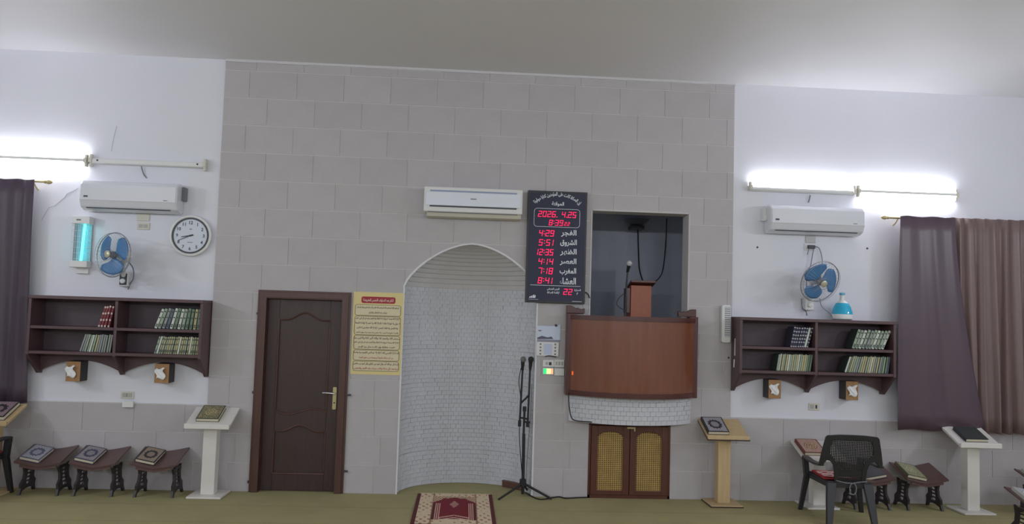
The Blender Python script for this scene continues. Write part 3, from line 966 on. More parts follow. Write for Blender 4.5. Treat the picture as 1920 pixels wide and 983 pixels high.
air_con('air_conditioner', 'glossy white air conditioner above the fan beside the pleated curtain', 3.155, 4.165, 2.80, 3.10, 0.20, dict(k='curved', y=0.0, pipe=-1))

# ------------------------------------------------------------------ fluorescent lights
def tube_light(label, x0, x1, z, tubes, lit, lead=None):
    t = thing('tube_light', label, 'tube light', ((x0 + x1) / 2, 0, z), 'fluorescent tube lights on the wall')
    if lit and len(tubes) == 2:
        hp_ = [(0.0, z - 0.03), (0.0, z + 0.03), (-0.03, z + 0.016), (-0.07, z + 0.014), (-0.07, z - 0.014), (-0.03, z - 0.016)]
    elif lit:
        hp_ = [(0.0, z - 0.036), (0.0, z + 0.02), (-0.05, z + 0.014), (-0.062, z + 0.002), (-0.062, z - 0.02), (-0.045, z - 0.034)]
    else:
        hp_ = [(0.0, z - 0.034), (0.0, z + 0.03), (-0.05, z + 0.024), (-0.062, z + 0.012), (-0.062, z - 0.022), (-0.05, z - 0.032)]
    MB().prism(hp_, x0 + 0.015, x1 - 0.015, 'x').build('housing', M_whitem, t, bevel=0.002)
    for x in (x0 + 0.02, x1 - 0.02):
        s = MB().box(x - 0.016, x + 0.016, -0.075, 0.0, z - 0.024, z + 0.024)
        for k in tubes:
            s.box(x - 0.012, x + 0.012, -0.056, -0.012, min(z + k * 0.02, z + k * 0.062), max(z + k * 0.02, z + k * 0.062))
        s.build('lamp_holder', M_beigep, t, bevel=0.003)
        if not lit:
            MB().lathe([(0.010, -0.060), (0.010, -0.065), (0.004, -0.067)], 8, (x + (0.07 if x < (x0 + x1) / 2 else -0.07), 0, z), 'y').build('screw', M_dgrey, t)
    if lit:
        for k in tubes:
            zz = z + k * 0.048
            MB().tube([(x0 + 0.03, -0.032, zz), (x1 - 0.03, -0.032, zz)], 0.0135, 10).build('tube', M_tube, t, smooth=True)
    if lead:
        MB().tube(spline(lead), 0.006, 6).build('lead', M_greyp, t, smooth=True)
    return t
tube_light('lit twin tube light above the dark curtain at the picture left edge', -5.04, -3.875, 3.285, (-1, 1), True)
tube_light('unlit empty white tube light above the glossy air conditioner and clock', -3.865, -2.69, 3.29, (1, -1), False, [P(265, 312, -0.03), P(267, 320, -0.02), P(270, 328, -0.01), P(275, 334, -0.01)])
tube_light('lit single tube light directly above the right air conditioner', 2.97, 4.14, 3.285, (1,), True, [P(1519, 366, -0.03), P(1518, 372, -0.02), P(1516, 380, -0.01)])
tube_light('lit twin tube light above the pleated brown curtain', 4.15, 5.275, 3.292, (-1, 1), True)

# ------------------------------------------------------------------ wall clock
ck_c = P(357, 442, -0.04)
clk = thing('wall_clock', 'round white wall clock with black inner ring beside the stone wall', 'clock', (ck_c.x, 0, ck_c.z))
MB().lathe([(0.205, 0.0), (0.212, -0.02), (0.208, -0.045), (0.19, -0.05), (0.182, -0.04)], 48, (ck_c.x, 0, ck_c.z), 'y').build('case', M_whitem, clk, smooth=True)
MB().lathe([(0.183, -0.038), (0.183, -0.047), (0.168, -0.047), (0.168, -0.038)], 48, (ck_c.x, 0, ck_c.z), 'y').build('black_ring', M_dgrey, clk, smooth=True)
MB().lathe([(0.170, -0.039), (0.170, -0.0405)], 48, (ck_c.x, 0, ck_c.z), 'y').build('dial', mat('dial_white', (212, 218, 228), 0.5), clk)
for h in range(1, 13):
    a = R(90 - 30 * h)
    lettering(str(h), ck_c.x + 0.133 * math.cos(a), ck_c.z + 0.133 * math.sin(a), -0.042, M_dgrey, clk, h=0.034, name='numeral')
def hand(hours, l, w, nm, y):
    a = R(90 - hours * 30)
    d = Vector((math.cos(a), 0, math.sin(a))); p = Vector((-d.z, 0, d.x))
    c = Vector((ck_c.x, y, ck_c.z))
    q = [c - d * 0.03 + p * w, c - d * 0.03 - p * w, c + d * l - p * w * .5, c + d * l + p * w * .5]
    MB().prism([(v.x, v.z) for v in q], y - 0.0015, y).build(nm, M_black, clk)
hand(8 + 41 / 60, 0.092, 0.006, 'hour_hand', -0.044)
hand(41 / 5, 0.128, 0.004, 'minute_hand', -0.047)
MB().lathe([(0.009, -0.042), (0.009, -0.05)], 12, (ck_c.x, 0, ck_c.z), 'y').build('hand_cap', M_black, clk)
MB().box(ck_c.x - 0.012, ck_c.x + 0.012, -0.042, -0.0408, ck_c.z + 0.062, ck_c.z + 0.07).build('maker_mark', M_greyp, clk)
MB().box(ck_c.x - 0.025, ck_c.x + 0.025, -0.042, -0.0408, ck_c.z - 0.072, ck_c.z - 0.066).build('maker_mark', M_greyp, clk)

# ------------------------------------------------------------------ insect lamp
za = P(135, 405, -0.1); zb = P(168, 503, -0.1)
zx0, zx1 = za.x + 0.01, za.x + 0.175
zt, zbm = za.z, zb.z
zap = thing('insect_lamp', 'white box insect lamp glowing cyan beside the wall fan', 'insect lamp', ((zx0 + zx1) / 2, 0, zbm))
for (a, b, nm) in ((zt - 0.075, zt, 'top_cap'), (zbm + 0.005, zbm + 0.07, 'bottom_cap')):
    MB().prism([(zx0 - 0.008, -0.11), (zx1 + 0.004, -0.11), (zx1 + 0.004, -0.01), (zx0 - 0.008, -0.01)], a, b, 'z').build(nm, M_whitem, zap, bevel=0.006)
MB().box(zx0 + 0.03, zx1 - 0.015, -0.03, -0.0, zbm - 0.055, zbm + 0.02).build('wall_mount', M_whitem, zap, bevel=0.004)
MB().box(zx0 + 0.006, zx1 - 0.006, -0.022, -0.012, zbm + 0.06, zt - 0.07).build('back_plate', mat('zap_back', (150, 172, 184), 0.4), zap)
MB().box(zx0 + 0.018, zx0 + 0.05, -0.09, -0.075, zbm + 0.06, zt - 0.07).build('side_grid', mat('zap_grid', (120, 140, 152), 0.4), zap)
MB().tube([((zx0 + zx1) / 2 + 0.004, -0.06, zbm + 0.075), ((zx0 + zx1) / 2 + 0.022, -0.06, zt - 0.08)], 0.013, 12).build('glow_tube', M_cyan, zap, smooth=True)
gw = MB()
for k in range(7):
    z = zbm + 0.09 + (zt - zbm - 0.18) * k / 6
    gw.tube([(zx0, -0.012, z), (zx0, -0.106, z), (zx1 - 0.004, -0.106, z), (zx1 - 0.004, -0.012, z)], 0.0016, 4)
for k in range(9):
    x = zx0 + (zx1 - zx0 - 0.004) * k / 8
    gw.tube([(x, -0.106, zbm + 0.06), (x, -0.106, zt - 0.07)], 0.0014, 4)
tag(gw.build('guard_wires', M_whitem, zap), kind='stuff')
MB().box(zx0 + 0.04, zx0 + 0.085, -0.1115, -0.11, zt - 0.045, zt - 0.03).build('badge', M_greyp, zap)

# ------------------------------------------------------------------ wall fans
def wall_fan(label, centre, aim, roll, base, switchdark):
    t = thing('wall_fan', label, 'fan', base, 'wall fans with blue blades')
    q = Vector(aim).normalized()
    xax = q.cross(Vector((0, 0, 1))).normalized()
    zax = xax.cross(q)
    M = Matrix((xax, q, zax)).transposed().to_4x4()       # local +Y is the way the fan blows
    M = Matrix.Translation(centre) @ M
    RAD = 0.218
    def ring(r, y, w, nm):
        MB().tube([M @ Vector((r * math.cos(2 * PI * i / 40), y, r * math.sin(2 * PI * i / 40))) for i in range(40)], w, 6, closed=True).build(nm, M_cage, t, smooth=True)
    ring(RAD, 0.0, 0.0055, 'cage_rim')
    ring(RAD * 0.97, 0.035, 0.002, 'cage_ring')
    ring(0.06, 0.075, 0.002, 'cage_ring')
    wr = MB()
    for k in range(36):
        a = 2 * PI * k / 36
        for s, yy in ((1, 0.075), (-1, -0.07)):
            wr.tube([M @ Vector((r * math.cos(a), y, r * math.sin(a))) for r, y in ((0.05, yy), (0.13, yy * .85), (RAD * .93, yy * .45), (RAD, 0))], 0.0009, 3)
    tag(wr.build('cage_wires', M_cage, t), kind='stuff')
    for k in range(3):
        a0 = R(roll + 120 * k)
        def bl(u, v):
            r = 0.03 + (RAD * 0.90 - 0.03) * v
            wid = R(44 + 58 * math.sin(min(v * 1.12, 1.0) * PI * 0.62)) * (1 - 0.25 * max(v - .8, 0) / .2)
            ang = a0 + wid * (u - 0.5) + 0.35 * v
            return M @ Vector((r * math.cos(ang), (u - 0.5) * 0.045 * (0.4 + 0.6 * v), r * math.sin(ang)))
        b = MB().grid(bl, 8, 8).build('blade', M_blue, t, smooth=True, fix=False)
        sd = b.modifiers.new('thickness', 'SOLIDIFY'); sd.thickness = 0.003
    MB().lathe([(0.034, -0.02), (0.036, 0.02), (0.026, 0.034)], 20, (0, 0, 0), 'y', M=M).build('hub', M_greyp, t, smooth=True)
    MB().lathe([(0.036, 0.070), (0.036, 0.080), (0.026, 0.087)], 24, (0, 0, 0), 'y', M=M).build('badge_cap', mat('fan_badge', (196, 190, 168), 0.3, metal=0.3), t, smooth=True)
    MB().lathe([(0.03, -0.20), (0.058, -0.18), (0.066, -0.09), (0.06, -0.06)], 20, (0, 0, 0), 'y', M=M).build('motor_housing', M_whitem, t, smooth=True)
    bs = Vector(base)
    mot = M @ Vector((0, -0.13, -0.05))
    MB().tube(spline([mot, (mot + bs + Vector((0, -0.06, 0.1))) / 2 + Vector((0, -0.02, 0)), bs + Vector((0, -0.07, 0.03))]), 0.022, 10).build('bracket_arm', M_whitem, t, smooth=True)
    MB().box(bs.x - 0.045, bs.x + 0.045, -0.075, 0.0, bs.z - 0.075, bs.z + 0.075).build('switch_box', M_whitem, t, bevel=0.01)
    if switchdark:
        MB().box(bs.x - 0.036, bs.x + 0.036, -0.08, -0.07, bs.z - 0.06, bs.z + 0.055).build('switch_face', M_dgrey, t, bevel=0.003)
    MB().lathe([(0.026, -0.07), (0.024, -0.10), (0.014, -0.104)], 16, (bs.x, 0, bs.z - 0.02), 'y').build('speed_knob', M_whitem, t, smooth=True)
    return t
f1 = wall_fan('blue bladed wall fan between the cyan insect lamp and the clock', P(213, 478, -0.30), (-0.45, -1.0, 0.02), 15, P(237, 524, 0.0), True)
MB().tube(spline([P(243, 493, -0.06), P(250, 505, -0.05), P(250, 522, -0.05), P(244, 532, -0.03), P(240, 543, -0.02)]), 0.006, 6).build('cord', M_greyp, f1, smooth=True)
f2 = wall_fan('blue bladed wall fan under the right air conditioner', P(1537, 528, -0.30), (0.22, -1.0, -0.42), 35, P(1513, 569, 0.0), False)
MB().tube(spline([P(1503, 560, -0.05), P(1504, 577, -0.05), P(1511, 584, -0.04), P(1513, 592, -0.03)]), 0.006, 6).build('cord', M_greyp, f2, smooth=True)

# ------------------------------------------------------------------ sockets and plates
def plate(name, label, cat, px0, px1, py0, py1, y=0.0, d=0.012, m=M_whitem, marks=()):
    a, b = P(px0, py0, y - d), P(px1, py1, y - d)
    t = thing(name, label, cat, ((a.x + b.x) / 2, y, b.z))
    MB().box(a.x, b.x, y - d, y, b.z, a.z).build('plate', m, t, bevel=0.003)
    for (u0, u1, v0, v1, mm) in marks:
        MB().box(a.x + (b.x - a.x) * u0, a.x + (b.x - a.x) * u1, y - d - 0.003, y - d + 0.002, a.z + (b.z - a.z) * v1, a.z + (b.z - a.z) * v0).build('insert', mm, t)
    return t
M_ins = mat('insert_grey', (176, 176, 172), 0.5)
plate('wall_socket', 'beige wall socket below the left bookshelf', 'socket', 227, 250, 734, 748.5, m=M_beigep, marks=((.12, .42, .2, .8, M_ins), (.55, .88, .2, .8, M_ins), (.47, .5, .25, .75, M_dgrey)))
plate('socket_box', 'small white blank box just under the left wall socket', 'socket', 229, 249, 752.5, 764.5, y=-0.03, d=0.03)
plate('wall_socket', 'beige wall socket below the right bookshelf', 'socket', 1517, 1537, 756, 770, m=M_beigep, marks=((.1, .45, .2, .8, M_ins), (.6, .75, .25, .75, M_dgrey)))
plate('switch_plate', 'upper beige blank plate under the left air conditioner', 'switch plate', 257, 279.5, 400, 415, m=M_beigep)
plate('switch_plate', 'lower beige switch plate under the left air conditioner', 'switch plate', 257, 279.5, 417, 431, m=M_beigep, marks=((.15, .45, .25, .75, M_ins), (.55, .85, .25, .75, M_ins)))
plate('switch_plate', 'pale blank plate tucked under the right air conditioner', 'switch plate', 1511, 1529.5, 443, 456, m=mat('dull_plate', (190, 188, 188), 0.5))
sp = plate('wall_socket', 'white wall socket with dark plug and cords above the right fan', 'socket', 1509, 1530, 457, 470)
c = P(1521, 463, -0.03)
MB().box(c.x - 0.035, c.x + 0.04, -0.045, -0.012, c.z - 0.02, c.z + 0.018).build('plug', M_dgrey, sp, bevel=0.004)
for pts in (((1517, 466), (1515, 473), (1514, 478)), ((1526, 466), (1523, 480), (1520, 498), (1513, 520), (1512, 545)), ((1528, 462), (1536, 466), (1541, 482), (1542, 500))):
    MB().tube(spline([P(x, y, -0.03) for x, y in pts]), 0.0045, 6).build('cord', M_greyp, sp, smooth=True)
# emergency lamp on the stone edge
a, b = P(1354, 572, -0.08), P(1369.5, 643, -0.08)
el = thing('emergency_lamp', 'tall narrow white louvered lamp hung beside the right bookshelf', 'lamp', ((a.x + b.x) / 2, -0.03, b.z))
MB().prism(rrect(a.x, b.x, b.z, a.z, 0.02), -0.085, -0.03).build('case', M_whitem, el, bevel=0.004)
MB().box(a.x + 0.03, b.x - 0.006, -0.087, -0.083, b.z + 0.06, a.z - 0.02).build('diffuser', mat('diffuser_grey', (150, 156, 162), 0.4), el)
for k in range(14):
    z = b.z + 0.07 + (a.z - b.z - 0.1) * k / 13
    MB().box(a.x + 0.03, b.x - 0.006, -0.092, -0.086, z - 0.005, z + 0.004).build('louvre', M_whitem, el)
# calendar, thermostat panel and switches between niche and balcony
a, b = P(1008, 611, -0.035), P(1050, 640, -0.035)
cal = thing('wall_calendar', 'pale paper calendar with a landscape print pinned beside the niche', 'calendar', ((a.x + b.x) / 2, -0.03, b.z))
MB().prism([(a.x, b.z), (b.x, b.z + 0.0), (b.x, a.z + 0.02), (a.x + 0.15, a.z), (a.x, a.z)], -0.038, -0.031).build('sheet', mat('calendar_sky', (206, 216, 236), 0.6, noise=0.06, scale=9), cal)
W_ = b.x - a.x
MB().prism([(a.x, b.z + 0.03), (a.x + W_ * .2, b.z + 0.05), (a.x + W_ * .45, b.z + 0.035), (a.x + W_ * .62, b.z + 0.045), (a.x + W_ * .7, b.z + 0.02), (a.x, b.z + 0.015)], -0.0388, -0.038).build('printed_hills', mat('calendar_hill', (96, 92, 112), 0.7), cal)
MB().box(a.x, b.x, -0.0388, -0.038, b.z - 0.005, b.z + 0.012).build('printed_strip', mat('calendar_strip', (150, 150, 168), 0.7), cal)
MB().box(a.x + 0.01, a.x + 0.04, -0.0388, -0.038, a.z - 0.055, a.z - 0.045).build('printed_mark', mat('calendar_mark', (120, 60, 90), 0.7), cal)
c = P(1042.5, 610.5, -0.04)
MB().lathe([(0.011, -0.038), (0.013, -0.05), (0.008, -0.056)], 12, (c.x, 0, c.z), 'y').build('pin', M_black, cal, smooth=True)
a, b = P(1006.5, 641, -0.04), P(1047, 668.5, -0.04)
keyp = thing('control_panel', 'white control panel with small grey keys below the calendar', 'control panel', ((a.x + b.x) / 2, -0.03, b.z))
MB().box(a.x, b.x, -0.05, -0.03, b.z, a.z).build('case', M_whitem, keyp, bevel=0.004)
W_, H_ = b.x - a.x, a.z - b.z
MB().box(a.x + W_ * .32, a.x + W_ * .7, -0.052, -0.049, b.z + H_ * .1, a.z - H_ * .12).build('screen', mat('panel_screen', (196, 204, 228), 0.4), keyp)
for k in range(4):
    for u in (.17, .84):
        c_x, c_z = a.x + W_ * u, a.z - H_ * (.15 + .235 * k)
        MB().box(c_x - 0.009, c_x + 0.009, -0.053, -0.049, c_z - 0.008, c_z + 0.008).build('key', M_greyp, keyp, bevel=0.002)
MB().tube(spline([P(1022, 669, -0.055), P(1029, 667.5, -0.057), P(1037, 668.5, -0.055), P(1043, 670, -0.05)]), 0.005, 6).build('lead', M_black, keyp, smooth=True)
plate('switch_plate', 'white switch plate with one dark button above the glowing display', 'switch plate', 1018, 1038.5, 675, 688.5, y=-0.03, d=0.02, marks=((.25, .45, .3, .7, M_ins), (.55, .78, .3, .75, M_black)))
plate('switch_plate', 'white three gang switch plate beside the balcony post', 'switch plate', 1039.5, 1058, 674.5, 689, y=-0.03, d=0.02, marks=((.12, .32, .25, .75, M_ins), (.4, .6, .25, .75, M_ins), (.68, .88, .25, .75, M_ins)))
plate('switch_plate', 'blank white plate beside the small glowing display', 'switch plate', 1039.5, 1058, 691, 705, y=-0.03, d=0.02)
a, b = P(1018, 690, -0.05), P(1038, 703, -0.05)
vd = thing('voltage_display', 'small display glowing green and yellow under the control panel', 'display', ((a.x + b.x) / 2, -0.03, b.z))
MB().box(a.x, b.x, -0.05, -0.03, b.z, a.z).build('case', M_whitem, vd, bevel=0.003)
for (u0, u1, c_, e) in ((.06, .34, (30, 220, 120), 1.0), (.34, .72, (235, 240, 150), 1.1), (.72, .94, (250, 170, 120), 0.9)):
    MB().box(a.x + (b.x - a.x) * u0, a.x + (b.x - a.x) * u1, -0.0515, -0.0495, b.z + 0.008, a.z - 0.008).build('lit_segment', mat('lit_%d' % int(u0 * 100), c_, 0.5, emit=c_, es=e), vd)

# ------------------------------------------------------------------ bookshelves
ORD = ['first', 'second', 'third', 'fourth', 'fifth', 'sixth', 'seventh', 'eighth', 'ninth', 'tenth', 'eleventh', 'twelfth', 'thirteenth', 'fourteenth',
       'fifteenth', 'sixteenth', 'seventeenth', 'eighteenth', 'nineteenth', 'twentieth', 'twenty-first']
ZT, ZM, ZL, ZBOT = 1.905, 1.610, 1.365, 1.135
def bookshelf(label, x0, x1, xm, side_mark):
    t = thing('wall_bookshelf', label, 'bookshelf', ((x0 + x1) / 2, 0, ZBOT))
    MB().box(x0, x1, -0.30, 0.0, ZT - 0.032, ZT).build('top_board', M_shelf, t, bevel=0.003)
    prof = [(-0.002, ZT - 0.032), (-0.292, ZT - 0.032), (-0.292, ZL - 0.035), (-0.07, ZBOT), (-0.002, ZBOT)]
    for x in (x0 + 0.002, x1 - 0.03):
        MB().prism(prof, x, x + 0.028, 'x').build('side_panel', M_shelf, t, bevel=0.002)
    MB().prism([(-0.016, ZT - 0.032), (-0.285, ZT - 0.032), (-0.285, ZL - 0.035), (-0.075, ZBOT), (-0.016, ZBOT)], xm - 0.014, xm + 0.014, 'x').build('divider', M_shelf, t, bevel=0.002)
    MB().box(x0 + 0.03, x1 - 0.03, -0.015, -0.003, ZL - 0.03, ZT - 0.03).build('back_panel', M_shelfb, t)
    for a, b in ((x0 + 0.03, xm - 0.014), (xm + 0.014, x1 - 0.03)):
        for z in (ZM, ZL):
            MB().box(a, b, -0.288, -0.016, z - 0.028, z).build('shelf_board', M_shelf, t, bevel=0.002)
        w = b - a
        n = 20
        pts = [(a + w * i / n, ZBOT + 0.02 + 0.115 * math.sin(PI * i / n) ** 0.85) for i in range(n + 1)]
        MB().prism([(b, ZL - 0.03), (a, ZL - 0.03)] + pts, -0.05, -0.03).build('arched_valance', M_shelf, t)
    if side_mark:
        for (pa, pb) in (((1379, 635), (1378, 667)), ((1377, 674), (1376, 689))):
            MB().tube([P(*pa, -0.15), P(*pb, -0.15)], 0.007, 6).build('side_strip', M_whitem, t)
    return t
LSX = (-4.235, -2.567, -3.402)
RSX = (2.805, 4.452, 3.612)
bookshelf('dark wooden bookshelf with arched valance below the clock and left fan', *LSX, False)
bookshelf('dark wooden bookshelf with arched valance below the right fan and humidifier', *RSX, True)

book_proto = {}
def book(i, label, group, x, z, th, hh, lean, cover, spine, bands, ydep=0.15, yf=-0.235):
    key = (th, hh, cover.name, spine.name, bands)
    if key not in book_proto:
        c = MB()
        c.box(-th, -th + 0.0022, 0.0, ydep, 0, hh); c.box(-0.0022, 0, 0.0, ydep, 0, hh)
        cover_me = c.mesh('book', cover)
        pg = MB().box(-th + 0.0024, -0.0024, 0.006, ydep - 0.004, 0.004, hh - 0.004).mesh('page_block', M_pages)
        sp_ = MB().prism([(-th + 0.0006, 0.001), (-th * 0.8, -0.004), (-th * 0.2, -0.004), (-0.0006, 0.001)], 0.0, hh, 'z').mesh('spine', spine)
        bd_ = None
        if bands:
            bb = MB()
            if bands == 'pale':
                for f in (0.04, 0.33, 0.64, 0.94):
                    bb.box(-th * 0.86, -th * 0.14, -0.0055, -0.003, hh * f - 0.009, hh * f + 0.009)
            elif bands == 'gold':
                for f in (0.03, 0.25, 0.42, 0.6, 0.78, 0.97):
                    bb.box(-th * 0.86, -th * 0.14, -0.0055, -0.003, hh * f - 0.005, hh * f + 0.005)
            else:
                for f in (0.12, 0.2, 0.55, 0.85):
                    bb.box(-th * 0.75, -th * 0.25, -0.0055, -0.003, hh * f - 0.006, hh * f + 0.006)
            bd_ = bb.mesh('spine_bands', {'pale': M_bandp, 'gold': M_bandg, 'dark': M_bandd}[bands])
        book_proto[key] = (cover_me, pg, sp_, bd_)
    cm, pg, sp_, bd_ = book_proto[key]
    o = link('book', cm)
    tag(o, label, 'book', group)
    for nm, me in (('page_block', pg), ('spine', sp_), ('spine_bands', bd_)):
        if me: tag(link(nm, me, o), kind='stuff' if nm == 'spine_bands' else None)
    o.location = (x, yf + random.uniform(-0.006, 0.006), z)
    o.rotation_euler = (0, lean, 0)
    return o
M_bandp = mat('spine_band_pale', (214, 196, 190), 0.6)
M_bandg = mat('spine_band_silver', (196, 190, 200), 0.5)
M_bandd = mat('spine_band_dark', (66, 76, 72), 0.6)
def bkc(n, c): return mat('book_' + n, c, 0.55, noise=0.1, scale=30)
B_RED, B_DGRN, B_NAVY = bkc('red', (128, 56, 64)), bkc('dark_green', (52, 66, 60)), bkc('navy', (52, 54, 72))
S_W, S_G, S_DG, S_Y, S_BL, S_GY = bkc('white_spine', (208, 214, 202)), bkc('green_spine', (158, 172, 152)), bkc('moss_spine', (116, 136, 116)), bkc('straw_spine', (186, 178, 136)), bkc('slate_spine', (96, 108, 124)), bkc('grey_spine', (148, 152, 150))
# rows: photograph span of the spine feet, shelf, height, lean, colours
rows = [
    ('red', 'upper left row of left bookshelf', 181.5, 205.5, 194, 213, 607, ZM, 0.215, [B_RED] * 4, B_RED, 'pale'),
    ('white and green', 'upper right row of left bookshelf', 287, 374.5, 301, 377, 612, ZM, 0.205, [S_W, S_G, S_GY, S_BL, S_W, S_DG, S_W, S_G, S_DG, S_DG, S_Y, S_DG], B_DGRN, 'dark'),
    ('pale', 'lower left row of left bookshelf', 147.5, 207, 157, 210.5, 656, ZL, 0.172, [S_GY, S_GY, S_G, S_G, S_W, S_G, S_Y, S_GY, S_GY, S_GY, S_GY, S_G, S_GY], B_DGRN, None),
    ('straw coloured', 'lower right row of left bookshelf', 288, 373.5, 296.5, 376, 660, ZL, 0.172, [S_G, S_W, S_G, S_Y, S_G, S_Y, S_Y, S_G, S_Y, S_Y, S_W, S_Y, S_Y, S_G, S_Y, S_W, S_Y, S_G, S_Y, S_Y], B_DGRN, 'dark'),
    ('navy', 'upper left row of right bookshelf', 1480.5, 1515.5, 1487.5, 1525, 646, ZM, 0.208, [B_NAVY] * 6 + [S_W, B_NAVY], B_NAVY, 'gold'),
    ('green', 'upper right row of right bookshelf', 1596, 1656.5, 1607.7, 1671, 650, ZM, 0.205, [S_G, S_G, S_W, S_G, S_GY, S_G, S_W, S_G, S_G, S_W], B_DGRN, 'dark'),
    ('pale green', 'lower left row of right bookshelf', 1455, 1519.5, 1459.6, 1524, 690, ZL, 0.170, [S_G, S_W, S_Y, S_G, S_Y, S_W, S_G, S_Y, S_G, S_Y, S_W, S_G, S_Y, S_Y, S_G, S_DG, S_DG], B_DGRN, None),
    ('thin mixed', 'lower right row of right bookshelf', 1582, 1665.5, 1592, 1670, 694, ZL, 0.172, [S_W, S_DG, S_Y, S_G, S_G, S_GY, S_G, S_Y, S_Y, S_G, S_Y, S_W, S_Y, S_GY, S_Y, S_GY, S_DG, S_G, S_DG, S_BL], B_DGRN, None)]
for (adj, where, p0, p1, t0, t1, py, zs, hh, cols, cov, bands) in rows:
    n = len(cols)
    X = lambda p: P(p, py, -0.235).x
    xa, xb, ta, tb = X(p0), X(p1), X(t0), X(t1)
    th = round(min(xb - xa, tb - ta) / n * 0.97 * math.cos(math.asin(max(ta - xa, tb - xb, 0) / hh)), 4)
    for i in range(n):
        bnd = None if (adj in ('navy', 'straw coloured') and cols[i] is S_W) else bands
        f = (i + 1) / n
        x_ = xa + (xb - xa) * f
        lean = math.asin(max(ta + (tb - ta) * f - x_, 0.0) / hh)
        book(i, '%s book, %s from left in %s' % (adj, ORD[i], where), 'books in the ' + where,
             x_, zs + 0.0005, th, round(hh + random.choice((-0.003, 0, 0.003)), 3), lean, cov, cols[i], bnd)

# tissue boxes under the valances
def tissue_box(label, pxa, pxb, pya, pyb, sx):
    a, b = P(pxa, pya, -0.16), P(pxb, pyb, -0.16)
    t = thing('tissue_box', label, 'tissue box', ((a.x + b.x) / 2, 0, b.z), 'tissue boxes under the bookshelves')
    MB().box(a.x, b.x, -0.16, -0.004, b.z, a.z).build('box', M_boxd, t, bevel=0.003)
    MB().box(a.x + 0.001, b.x - 0.001, -0.163, -0.158, b.z + 0.001, a.z - 0.001).build('front_face', M_box, t, bevel=0.001)
    w, h = b.x - a.x, a.z - b.z
    def ti(u, v):
        x = a.x + w * (0.1 + 0.62 * u + 0.1 * math.sin(7 * v)) + sx * w * 0.06
        z = b.z + h * (0.22 + 0.55 * v + 0.05 * math.sin(6 * u + 3 * v))
        return (x, -0.168 - 0.012 * abs(math.sin(5 * u + 4 * v)) - 0.02 * v * u, z)
    k = MB().grid(ti, 8, 8).build('tissue', M_tissue, t, smooth=True, fix=False)
    s_ = k.modifiers.new('thickness', 'SOLIDIFY'); s_.thickness = 0.002
    return t
tissue_box('brown tissue box under the left half of the left bookshelf', 125, 149.5, 677.5, 716, -1)
tissue_box('brown tissue box under the right half of the left bookshelf', 291, 316, 682, 719, 0)
tissue_box('brown tissue box under the left half of the right bookshelf', 1441, 1464, 712, 748, 0)
tissue_box('brown tissue box under the right half of the right bookshelf', 1586, 1609, 715, 751, 1)

# humidifier on the right bookshelf
hc = P(1579, 592, -0.15)
hm = thing('humidifier', 'blue and white teardrop humidifier standing on the right bookshelf', 'humidifier', (hc.x, -0.15, ZT))
def lathe_part(nm, prof, m): MB().lathe([(r, ZT + h) for r, h in prof], 28, (hc.x, -0.15, 0)).build(nm, m, hm, smooth=True)
lathe_part('base', [(0.085, 0.001), (0.102, 0.012), (0.106, 0.055), (0.104, 0.06)], M_whitem)
lathe_part('water_tank', [(0.104, 0.06), (0.102, 0.08), (0.088, 0.135), (0.066, 0.172), (0.06, 0.178)], mat('aqua_tank', (40, 176, 216), 0.12, coat=0.5))
lathe_part('neck', [(0.058, 0.178), (0.05, 0.188), (0.026, 0.205), (0.022, 0.26)], M_whitem)
lathe_part('spout', [(0.024, 0.26), (0.03, 0.272), (0.03, 0.284), (0.012, 0.29)], mat('aqua_spout', (120, 190, 224), 0.3))
MB().tube(spline([(hc.x - 0.10, -0.15, ZT + 0.012), P(1556, 588, -0.12), P(1541, 575, -0.06), P(1537, 560, -0.04)]), 0.004, 6).build('cord', M_greyp, hm, smooth=True)

# ------------------------------------------------------------------ curtains on brass rods
def curtain_sheet(mb, xt0, xt1, xb0, xb1, zt, zb, period, amp, y0, ph=0.0, nz=14, sag=0.0, per=10):
    n = int((xt1 - xt0) / period * per)
    def fn(u, v):
        x = (xt0 + (xt1 - xt0) * u) * (1 - v ** 1.4) + (xb0 + (xb1 - xb0) * u) * v ** 1.4
        p = (xt0 + (xt1 - xt0) * u) / period * 2 * PI + ph
        s = math.sin(p) + 0.25 * math.sin(2.3 * p + 1)
        return (x + 0.012 * math.sin(p * 0.5 + 3 * v), y0 + amp * s * (0.55 + 0.45 * v), zt + (zb - zt) * v + sag * v * (u - 0.5) + 0.006 * math.sin(p))
    return mb.grid(fn, n, nz)
def finish_curtain(o):
    s_ = o.modifiers.new('thickness', 'SOLIDIFY'); s_.thickness = 0.003
def rod(label, x0, x1, z, tip):
    t = thing('curtain_rod', label, 'curtain rod', ((x0 + x1) / 2, -0.1, z))
    MB().tube([(x0, -0.1, z), (x1, -0.1, z)], 0.012, 10).build('pole', M_brass, t, smooth=True)
    s = 1 if tip == x1 else -1
    MB().lathe([(0.012, 0.0), (0.02, 0.01), (0.014, 0.02), (0.026, 0.045), (0.02, 0.07), (0.006, 0.085)], 14, (0, 0, 0), 'x', M=Matrix.Translation((tip, -0.1, z)) @ Matrix.Scale(s, 4, (1, 0, 0))).build('finial', M_brass, t, smooth=True)
    xb = tip - s * 0.1
    MB().tube(spline([(xb, 0, z - 0.07), (xb, -0.05, z - 0.05), (xb, -0.1, z - 0.012)]), 0.007, 8).build('bracket', M_brass, t, smooth=True)
rod('brass curtain rod with knob finial above the dark curtain', -5.9, -4.265, 3.045, -4.265)
rod('brass curtain rod with knob finial above the pleated curtains', 4.475, 7.0, 3.012, 4.475)
ct = thing('curtain', 'dark purple-brown curtain hanging at the picture left edge', 'curtain', (-5.0, -0.12, 0.84))
